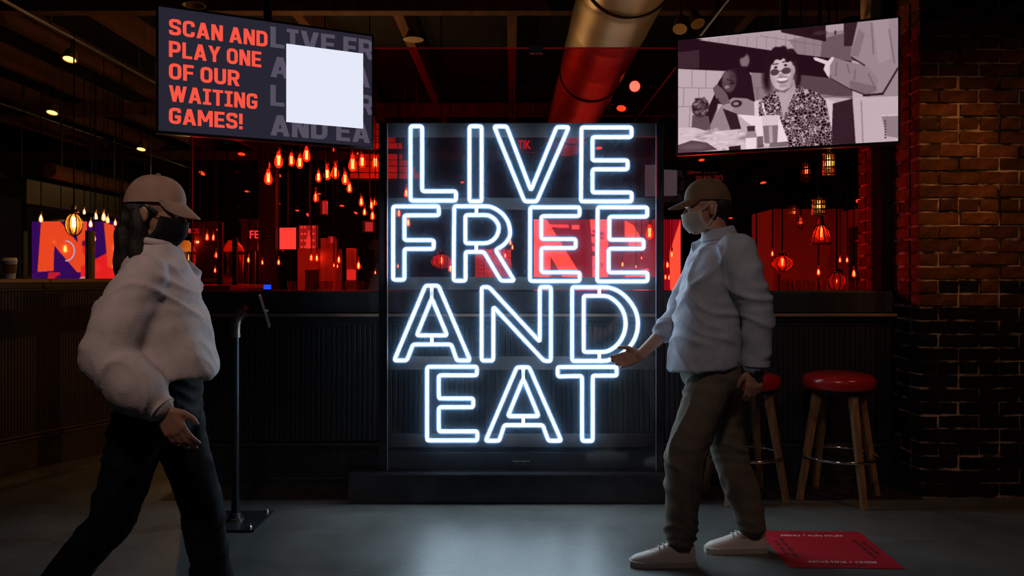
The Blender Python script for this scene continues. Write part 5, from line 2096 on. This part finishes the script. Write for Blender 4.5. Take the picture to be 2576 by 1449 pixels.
def hand(wrist, d, side, palm_n, length=0.185, curl=(14, 22, 18), spread=0.012):
    """wrist point, direction of the hand, thumb side, palm facing; returns limb shapes with five fingers"""
    d, side, pn = Vector(d).normalized(), Vector(side), Vector(palm_n)
    side = (side - d * side.dot(d)).normalized()
    pn = d.cross(side) if d.cross(side).dot(pn) > 0 else -d.cross(side)
    k = length / 0.185
    w_ = Vector(wrist)
    out = []
    offs = (0.030, 0.010, -0.010, -0.029)
    lens = ((0.040, 0.025, 0.020), (0.044, 0.029, 0.021), (0.041, 0.027, 0.020), (0.033, 0.020, 0.018))
    heads = (0.088, 0.092, 0.088, 0.080)
    for i, (o_, ls, hd) in enumerate(zip(offs, lens, heads)):
        kn = w_ + (d * hd + side * o_) * k
        out.append(('c', w_ + side * o_ * 0.6 * k + d * 0.008, 0.0155 * k, kn, 0.0125 * k))
        if i < 3:
            k2 = w_ + (d * heads[i + 1] + side * offs[i + 1]) * k
            out.append(('c', kn * 0.75 + w_ * 0.25, 0.0125 * k, k2 * 0.75 + w_ * 0.25, 0.0125 * k))
        p, a = kn, 0.0
        fan = side * (o_ / 0.030) * spread * 4
        for j, L in enumerate(ls):
            a += math.radians(curl[j] * (1 + 0.18 * i))
            v = (d * math.cos(a) + pn * math.sin(a) + fan * 0.8).normalized()
            q = p + v * L * k
            out.append(('c', p, (0.0098 - 0.0008 * j) * k, q, (0.0090 - 0.0008 * j) * k))
            p = q
    tb = w_ + (d * 0.022 + side * 0.022) * k
    t1 = tb + (d * 0.6 + side * 0.62 + pn * 0.25).normalized() * 0.042 * k
    t2 = t1 + (d * 0.85 + side * 0.35 + pn * 0.3).normalized() * 0.032 * k
    t3 = t2 + (d * 0.95 + side * 0.05 + pn * 0.3).normalized() * 0.025 * k
    out += [('c', tb, 0.0165 * k, t1, 0.013 * k), ('c', t1, 0.0118 * k, t2, 0.0105 * k), ('c', t2, 0.0105 * k, t3, 0.0085 * k)]
    return out


def head_shapes(c, fx, s=1.0, tilt=0.0):
    """skull, jaw, nose, ears, brow, lips; fx = +1 faces +x, -1 faces -x; c = centre of the skull at eye height"""
    c = Vector(c)
    Rm = Matrix.Rotation(tilt * fx, 3, 'Y')

    def P(x, y, z):
        return c + Rm @ Vector((x * fx * s, y * s, z * s))
    sh = [('e', P(-0.012, 0, 0.035), (0.098 * s, 0.077 * s, 0.092 * s)), ('e', P(0.028, 0, -0.02), (0.066 * s, 0.064 * s, 0.09 * s)),
          ('e', P(0.042, 0, -0.078), (0.045 * s, 0.046 * s, 0.034 * s)), ('c', P(0.05, 0, -0.102), 0.018 * s, P(0.066, 0, -0.1), 0.017 * s),
          ('c', P(0.088, 0, 0.0), 0.010 * s, P(0.108, 0, -0.034), 0.0125 * s), ('e', P(0.086, 0, 0.022), (0.014 * s, 0.045 * s, 0.012 * s)),
          ('c', P(0.088, 0.016, -0.062), 0.009 * s, P(0.088, -0.016, -0.062), 0.009 * s), ('c', P(0.086, 0.013, -0.073), 0.009 * s, P(0.086, -0.013, -0.073), 0.009 * s)]
    for y in (-1, 1):
        sh.append(('e', P(0.052, 0.040 * y, -0.032), (0.022 * s, 0.02 * s, 0.024 * s)))
        sh.append(('e', P(-0.012, 0.079 * y, -0.012), (0.020 * s, 0.009 * s, 0.032 * s)))
        sh.append(('c', P(0.098, 0.012 * y, -0.034), 0.009 * s, P(0.09, 0.016 * y, -0.036), 0.009 * s))
    return sh, P


def eyes(P, s, parent):
    for y in (-1, 1):
        bm = NB()
        add_ball(bm, P(0.0765, 0.031 * y, 0.0), 0.0125 * s, 2)
        e = part('eye', bm, mat('eye_white', (0.6, 0.58, 0.55), 0.2), parent, True)
        bm = NB()
        add_ball(bm, P(0.0835, 0.031 * y, 0.0), 0.0065 * s, 2)
        part('iris', bm, mat('dark_iris', (0.02, 0.012, 0.008), 0.15), e, True)


def cap(P, s, parent, m, m_under, brim_len=0.075, drop=0.0, name='cap'):
    """crown and curved peak"""
    bm = NB()
    N = 28
    rings = []
    for j in range(9):
        b = (math.pi / 2) * j / 8
        rr, hh = math.cos(b) ** 0.8, math.sin(b)
        rings.append([bm.verts.new(P(-0.012 + 0.108 * rr * math.cos(t), 0.087 * rr * math.sin(t), 0.032 + 0.012 * math.cos(t) * (1 - hh) + 0.105 * hh)) for t in [2 * math.pi * k / N for k in range(N)]])
    for a, b in zip(rings, rings[1:]):
        for k in range(N):
            bm.faces.new((a[k], a[(k + 1) % N], b[(k + 1) % N], b[k]))
    bmesh.ops.remove_doubles(bm, verts=bm.verts, dist=0.0008)
    ge = [e for e in bm.edges if e.is_boundary]
    bmesh.ops.holes_fill(bm, edges=ge)
    cp = part(name, bm, m, parent, 60)
    bm = NB()
    rows = []
    for zoff in (0.0, -0.005):
        row = []
        for j in range(6):
            f = j / 5
            row.append([bm.verts.new(P(-0.012 + (0.103 + brim_len * f * max(0, math.cos(t * 1.33)) ** 0.6) * math.cos(t) ** 0.9, (0.087 - 0.008 * f) * math.sin(t) * (1 - 0.0 * f),
                                       0.047 - ((0.028 + drop) * f + 0.034 * f * math.sin(t) ** 2) * max(0, math.cos(t * 1.33)) ** 0.6 + zoff)) for t in [math.pi * (k / 16 - 0.5) * 0.74 for k in range(17)]])
        rows.append(row)
    for r in range(2):
        for a, b in zip(rows[r], rows[r][1:]):
            for k in range(16):
                bm.faces.new((a[k], a[k + 1], b[k + 1], b[k]))
    for k in range(16):
        bm.faces.new((rows[0][-1][k], rows[0][-1][k + 1], rows[1][-1][k + 1], rows[1][-1][k]))
    for j in range(5):
        for k in (0, 16):
            bm.faces.new((rows[0][j][k], rows[0][j + 1][k], rows[1][j + 1][k], rows[1][j][k]))
    part('peak', bm, m_under, cp, 60)
    bm = NB()
    add_lathe(bm, [(0.008, 0), (0.008, 0.004), (0.003, 0.007)], P(-0.012, 0, 0.136), 10)
    part('button', bm, m, cp, True)
    return cp


def face_mask(P, s, parent, m):
    bm = NB()
    rows = []
    for j in range(9):
        v = j / 8
        zz = -0.022 - 0.090 * v
        fwd = 0.118 - 0.004 * v - 0.035 * max(0, v - 0.55) ** 1.2 * 2
        row = []
        for k in range(17):
            t = (k / 16 - 0.5) * 2
            x = fwd - (0.072 + 0.02 * v) * abs(t) ** 2.0
            row.append(bm.verts.new(P(x, t * (0.079 - 0.012 * v), zz + 0.012 * abs(t))))
        rows.append(row)
    for a, b in zip(rows, rows[1:]):
        for k in range(16):
            bm.faces.new((a[k], a[k + 1], b[k + 1], b[k]))
    bmesh.ops.solidify(bm, geom=bm.faces[:], thickness=0.003)
    mk = part('face_mask', bm, m, parent, True)
    for y in (-1, 1):
        bm = NB()
        add_path(bm, [P(0.036, 0.073 * y, -0.012), P(0.01, 0.083 * y, 0.008), P(-0.012, 0.085 * y, 0.022), P(-0.03, 0.084 * y, 0.008)], 0.0022, 6)
        add_path(bm, [P(0.02, 0.062 * y, -0.098), P(0.0, 0.075 * y, -0.06), P(-0.018, 0.084 * y, -0.04), P(-0.03, 0.084 * y, 0.008)], 0.0022, 6)
        part('ear_loop', bm, m, mk, True)
    return mk


def shoe(heel, toe, ground, m_up, m_sole, parent, lift=0.0, w_=0.046):
    """low sneaker from heel point to toe point (x, y); lift raises the heel"""
    h, t = Vector((heel[0], heel[1], ground)), Vector((toe[0], toe[1], ground))
    L = (t - h).length
    d = (t - h).normalized()
    n = Vector((-d.y, d.x, 0))
    prof = [(0.0, 0.55, 0.088), (0.06, 0.80, 0.108), (0.2, 0.88, 0.112), (0.32, 0.88, 0.112), (0.42, 0.90, 0.100), (0.54, 0.95, 0.084), (0.68, 1.0, 0.068), (0.82, 0.98, 0.056), (0.93, 0.80, 0.047), (1.0, 0.45, 0.034)]
    up, so = NB(), NB()

    def pt(u, sy, z):
        zz = z + lift * max(0, 1 - u / 0.72) if lift else z
        return h + d * (L * u) + n * sy + Vector((0, 0, zz))
    for bm, z0, ztop, grow_ in ((up, 0.022, None, 0.93), (so, 0.0, 0.026, 1.03)):
        rings = []
        for u, k, z in prof:
            zz = z if ztop is None else ztop
            uu = (u - 0.5) * (1.02 if ztop else 0.98) + 0.5
            ring = []
            for q in range(16):
                a = 2 * math.pi * q / 16
                cy = math.copysign(abs(math.cos(a)) ** 0.6, math.cos(a)) * w_ * k * grow_
                if ztop is None:
                    cz = z0 + (zz - z0) * max(0, math.sin(a)) ** 0.7
                    cy *= 1 - 0.25 * max(0, math.sin(a))
                else:
                    cz = z0 if math.sin(a) < 0 else ztop
                ring.append(bm.verts.new(pt(uu, cy, cz)))
            rings.append(ring)
        for a, b in zip(rings, rings[1:]):
            for q in range(16):
                bm.faces.new((a[q], a[(q + 1) % 16], b[(q + 1) % 16], b[q]))
        bm.faces.new(rings[0][::-1])
        bm.faces.new(rings[-1])
    s = part('shoe', up, m_up, parent, 50)
    part('sole', so, m_sole, s, 50)
    bm = NB()
    for u in (0.42, 0.49, 0.56):
        z = 0.103 - (u - 0.42) * 0.125
        add_path(bm, [pt(u, -0.024, z - 0.006), pt(u, 0, z + 0.004), pt(u, 0.024, z - 0.006)], 0.003, 5)
    part('laces', bm, m_sole, s, True)
    return s


M_skin_man = mat('skin_warm', (0.42, 0.21, 0.14), 0.5, vary=0.12, scale=14)
M_skin_wom = mat('skin_tan', (0.40, 0.19, 0.12), 0.5, vary=0.12, scale=14)
M_shirt = mat('blue_grey_cotton', (0.40, 0.42, 0.50), 0.8, vary=0.1, scale=30, bump=0.12, bscale=220)
M_trous = mat('olive_trousers', (0.135, 0.105, 0.075), 0.85, vary=0.15, scale=20, bump=0.12, bscale=200)
M_capm = mat('olive_cap', (0.15, 0.085, 0.04), 0.8, vary=0.2, scale=20)
M_mask = mat('pale_mask', (0.72, 0.64, 0.58), 0.8, vary=0.06)
M_shoe = mat('off_white_shoe', (0.68, 0.56, 0.50), 0.55, vary=0.08)
M_sole = mat('shoe_sole', (0.55, 0.47, 0.42), 0.6, vary=0.08)
M_hair = mat('dark_hair', (0.02, 0.014, 0.01), 0.5, vary=0.5, scale=4, bump=0.5, bscale=30, stretch=(12, 12, 1.2))

# --- man walking to the left, facing -x
my = 3.71
Sn = W(1852, 632, 3.53)              # near shoulder
En = W(1908, 790, 3.47)
Wn = W(1903, 925, 3.48)
Sf = Vector((0.955, 3.88, 1.425))
Ef = W(1708, 800, 3.93)
Wf = W(1612, 893, 3.90)
hip_n, kn_n, an_n = Vector((0.93, 3.63, 0.90)), W(1722, 1140, 3.60), Vector((0.765, 3.61, 0.085))
hip_f, kn_f, an_f = Vector((0.945, 3.79, 0.90)), W(1838, 1150, 3.79), Vector((1.145, 3.785, 0.085))
hd, P = head_shapes((0.905, my, 1.628), -1, 1.0, 0.10)
hn_dir = (W(1893, 1005, 3.48) - Wn)
hf_dir = Vector((-0.12, 0, -0.035))
body = hd + [
    ('c', (0.935, my, 1.55), 0.058, (0.968, my, 1.44), 0.066),
    ('l', [((0.985, my, 1.475), 0.05, 0.06), ((0.975, my, 1.42), 0.085, 0.165), ((0.955, my, 1.33), 0.105, 0.175), ((0.94, my, 1.2), 0.11, 0.16), ((0.925, my, 1.05), 0.105, 0.15),
           ((0.93, my, 0.93), 0.115, 0.165), ((0.935, my, 0.84), 0.10, 0.155)]),
    ('c', Sn, 0.058, En, 0.044), ('c', En, 0.043, Wn, 0.028), ('c', Sf, 0.058, Ef, 0.044), ('c', Ef, 0.043, Wf, 0.028),
    ('c', hip_n, 0.085, kn_n, 0.056), ('c', kn_n, 0.056, an_n, 0.038), ('c', hip_f, 0.085, kn_f, 0.056), ('c', kn_f, 0.056, an_f, 0.038),
    ('c', an_n, 0.034, (0.62, 3.602, 0.042), 0.022), ('c', an_f, 0.034, (1.01, 3.782, 0.042), 0.022)]
body += hand(Wn, hn_dir, (-1, 0, 0), (0, 1, 0), 0.178, (16, 26, 20))
body += hand(Wf, hf_dir, (-0.2, 0.2, 1), (0, -1, 0.1), 0.178, (18, 26, 22))
man = grow('person', body, M_skin_man, None, 0.0055, 4)
tag(man, 'person in olive cap, pale mask and grey-blue shirt striding left past the sign', 'person')
eyes(P, 1.0, man)
sh_sleeves = [('c', Sn + Vector((0.0, 0.01, 0.0)), 0.088, En, 0.074), ('c', En, 0.074, Wn + (Wn - En) * -0.05, 0.058), ('e', Wn + (En - Wn) * 0.16, (0.062, 0.055, 0.055)),
              ('c', Sf, 0.088, Ef, 0.075), ('c', Ef, 0.075, Ef.lerp(Wf, 0.35), 0.066)]
shirt = grow('shirt', [
    ('l', [((0.975, my, 1.505), 0.062, 0.066), ((0.975, my, 1.478), 0.078, 0.10), ((0.972, my, 1.44), 0.105, 0.185), ((0.958, my, 1.37), 0.135, 0.20), ((0.945, my, 1.27), 0.152, 0.20),
           ((0.928, my, 1.15), 0.160, 0.195), ((0.915, my, 1.03), 0.165, 0.198), ((0.905, my, 0.94), 0.172, 0.205), ((0.90, my, 0.885), 0.178, 0.21)], 0.02)] + sh_sleeves,
    M_shirt, man, 0.0085, 14, folds(4, 0.011, 26, (0.5, 0.3, 0.9)))
bm = NB()                                          # collar
ring = []
for j, (rx, ry, z, o_) in enumerate(((0.062, 0.066, 1.49, 0.972), (0.066, 0.069, 1.535, 0.962), (0.073, 0.077, 1.53, 0.962), (0.088, 0.092, 1.482, 0.968))):
    ring.append([bm.verts.new((o_ + rx * math.cos(t), my + ry * math.sin(t), z + 0.012 * math.cos(t))) for t in [2 * math.pi * k / 32 for k in range(32)]])
for a, b in zip(ring, ring[1:]):
    for k in range(32):
        bm.faces.new((a[k], a[(k + 1) % 32], b[(k + 1) % 32], b[k]))
part('collar', bm, M_shirt, shirt, True)
bm = NB()                                          # near cuff
dcu = (Wn - En).normalized()
add_lathe(bm, [(0.056, -0.055), (0.058, -0.01), (0.054, -0.008), (0.05, -0.05)], Wn, 24, dcu)
part('cuff', bm, M_shirt, shirt, 60)
bm = NB()
add_lathe(bm, [(0.035, 0.002), (0.037, 0.004), (0.037, 0.026), (0.035, 0.028)], Wn, 24, dcu)
wt = part('watch', bm, M_plastic, man, 40)
bm = NB()
add_lathe(bm, [(0.02, 0.0), (0.02, 0.009), (0.017, 0.011)], Wn + Vector((0, -0.034, 0)) + dcu * 0.015, 18, (0, -1, 0))
part('watch_face', bm, M_steel, wt, 40)
part_tr = grow('trousers', [
    ('l', [((0.925, my, 1.0), 0.128, 0.172), ((0.93, my, 0.93), 0.138, 0.185), ((0.935, my, 0.85), 0.14, 0.185), ((0.935, my, 0.79), 0.12, 0.17)]),
    ('c', hip_n + Vector((0, 0, -0.02)), 0.108, kn_n, 0.092), ('c', kn_n, 0.092, an_n + Vector((0.0, 0, 0.045)), 0.074),
    ('c', hip_f + Vector((0, 0, -0.02)), 0.108, kn_f, 0.09), ('c', kn_f, 0.09, an_f + Vector((-0.004, 0, 0.04)), 0.072)],
    M_trous, man, 0.009, 8, folds(9, 0.010, 26, (0.5, 0.2, 1.0)))
cap(P, 1.0, man, M_capm, M_capm, 0.085, 0.004)
face_mask(P, 1.0, man, M_mask)
M_sock = mat('charcoal_sock', (0.03, 0.027, 0.026), 0.9, vary=0.2)
for a_ in (an_n, an_f):
    bm = NB()
    add_lathe(bm, [(0.041, 0.07), (0.043, 0.11), (0.045, 0.16), (0.045, 0.20)], (a_.x, a_.y, 0), 20)
    part('sock', bm, M_sock, man, True)
hair = grow('hair', [('e', P(-0.045, 0, 0.01), (0.07, 0.078, 0.062)), ('e', P(-0.06, 0, -0.03), (0.042, 0.06, 0.035))], M_hair, man, 0.006, 3)
shoe((0.83, 3.605), (0.535, 3.60), 0.0, M_shoe, M_sole, man)
shoe((1.21, 3.79), (0.92, 3.78), 0.0, M_shoe, M_sole, man)

# --- woman walking to the right, facing +x, nearer to the camera
wy = 2.80
Sn = W(350, 700, 2.64)
En = W(268, 900, 2.58)
Wn = W(408, 1030, 2.56)
Sf = Vector((-1.235, 2.955, 1.305))
Ef = Vector((-1.27, 3.03, 1.07))
Wf = Vector((-1.31, 2.99, 0.84))
hip_n, kn_n, an_n = Vector((-1.255, 2.72, 0.86)), Vector((-1.37, 2.72, 0.47)), Vector((-1.62, 2.72, 0.15))
hip_f, kn_f, an_f = Vector((-1.235, 2.88, 0.86)), Vector((-1.125, 2.88, 0.47)), Vector((-1.07, 2.88, 0.085))
hd, P = head_shapes((-1.250, wy, 1.530), 1, 0.97, 0.12)
body = hd + [
    ('c', (-1.262, wy, 1.46), 0.05, (-1.262, wy, 1.36), 0.055),
    ('l', [((-1.25, wy, 1.385), 0.05, 0.06), ((-1.25, wy, 1.31), 0.075, 0.135), ((-1.245, wy, 1.22), 0.095, 0.15), ((-1.235, wy, 1.12), 0.088, 0.13), ((-1.23, wy, 1.0), 0.09, 0.135),
           ((-1.24, wy, 0.9), 0.115, 0.165), ((-1.24, wy, 0.8), 0.105, 0.16)]),
    ('c', Sn, 0.048, En, 0.038), ('c', En, 0.037, Wn, 0.025), ('c', Sf, 0.048, Ef, 0.038), ('c', Ef, 0.037, Wf, 0.025),
    ('c', hip_n, 0.085, kn_n, 0.052), ('c', kn_n, 0.052, an_n, 0.034), ('c', hip_f, 0.085, kn_f, 0.052), ('c', kn_f, 0.052, an_f, 0.034),
    ('c', an_n, 0.034, (-1.51, 2.72, 0.05), 0.028), ('c', an_f, 0.034, (-0.93, 2.88, 0.045), 0.028)]
body += hand(Wn, W(472, 1135, 2.56) - Wn, (1, 0, 0.6), (0, 1, 0), 0.176, (12, 20, 16))
body += hand(Wf, (0.03, 0, -0.12), (1, 0, 0.2), (0, -1, 0), 0.17, (18, 28, 22))
wom = grow('person', body, M_skin_wom, None, 0.0055, 4)
tag(wom, 'person with long dark hair, cap, black mask and pale loose sweater walking right', 'person')
eyes(P, 0.97, wom)
M_sweat = mat('pale_knit', (0.56, 0.46, 0.43), 0.85, vary=0.08, scale=25, bump=0.2, bscale=160)
M_pants = mat('black_trousers', (0.006, 0.006, 0.008), 0.85, vary=0.3, scale=20, spec=0.15)
sweater = grow('sweater', [
    ('l', [((-1.245, wy, 1.425), 0.06, 0.065), ((-1.25, wy, 1.395), 0.075, 0.085), ((-1.25, wy, 1.345), 0.10, 0.15), ((-1.245, wy, 1.26), 0.125, 0.18), ((-1.235, wy, 1.16), 0.142, 0.185),
           ((-1.222, wy, 1.06), 0.155, 0.19), ((-1.21, wy, 0.985), 0.162, 0.20), ((-1.205, wy, 0.955), 0.160, 0.20)]),
    ('c', Sn + Vector((0.01, 0.02, 0)), 0.080, Sn.lerp(En, 0.6), 0.095), ('c', Sn.lerp(En, 0.6), 0.095, En, 0.092), ('c', En, 0.09, En.lerp(Wn, 0.6), 0.088),
    ('c', En.lerp(Wn, 0.6), 0.088, En.lerp(Wn, 0.93), 0.05),
    ('c', Sf, 0.078, Ef, 0.085), ('c', Ef, 0.085, Ef.lerp(Wf, 0.9), 0.05)],
    M_sweat, wom, 0.0085, 14, folds(21, 0.011, 20, (0.5, 0.2, 0.9)))
bm = NB()
dcu = (Wn - En).normalized()
add_lathe(bm, [(0.046, -0.05), (0.047, 0.0), (0.041, 0.002), (0.038, -0.04)], Wn, 24, dcu)
part('cuff', bm, M_sweat, sweater, 60)
bm = NB()
add_torus(bm, (-1.258, wy, 1.428), 0.064, 0.014, 32, 8, (0.2, 0, 1))
part('neckline', bm, M_sweat, sweater, True)
grow('trousers', [
    ('l', [((-1.235, wy, 1.0), 0.105, 0.15), ((-1.24, wy, 0.9), 0.128, 0.178), ((-1.245, wy, 0.8), 0.125, 0.175), ((-1.245, wy, 0.74), 0.10, 0.16)]),
    ('c', hip_n, 0.098, kn_n, 0.075), ('c', kn_n, 0.075, an_n + Vector((0.02, 0, 0.05)), 0.068),
    ('c', hip_f, 0.098, kn_f, 0.075), ('c', kn_f, 0.075, an_f + Vector((0, 0, 0.05)), 0.07)],
    M_pants, wom, 0.009, 8, folds(33, 0.008, 24, (0.4, 0.2, 1.0)))
M_capw = mat('tan_cap', (0.36, 0.22, 0.15), 0.8, vary=0.15, scale=20)
cap(P, 0.97, wom, M_capw, M_capw, 0.066, 0.02)
face_mask(P, 0.97, wom, mat('black_mask', (0.012, 0.012, 0.014), 0.8))
hs = [('e', P(-0.03, 0, 0.0), (0.090, 0.084, 0.055)), ('e', P(-0.06, 0, -0.04), (0.062, 0.08, 0.09)), ('c', P(-0.075, 0.03, -0.08), 0.05, P(-0.085, 0.035, -0.22), 0.038),
      ('c', P(-0.075, -0.03, -0.08), 0.05, P(-0.07, -0.045, -0.22), 0.036), ('c', P(-0.03, -0.072, -0.03), 0.028, P(-0.02, -0.085, -0.16), 0.026),
      ('c', P(-0.02, -0.085, -0.16), 0.026, P(0.01, -0.10, -0.245), 0.016), ('c', P(-0.03, 0.072, -0.03), 0.028, P(-0.02, 0.085, -0.16), 0.026)]
grow('hair', hs, M_hair, wom, 0.006, 3, folds(40, 0.0028, 60, (1.0, 1.0, 0.1)))
M_bsh = mat('black_shoe', (0.015, 0.015, 0.017), 0.5, vary=0.2)
shoe((-1.70, 2.72), (-1.43, 2.72), 0.0, M_bsh, M_bsh, wom, lift=0.065, w_=0.042)
shoe((-1.13, 2.88), (-0.86, 2.88), 0.0, M_bsh, M_bsh, wom, w_=0.042)
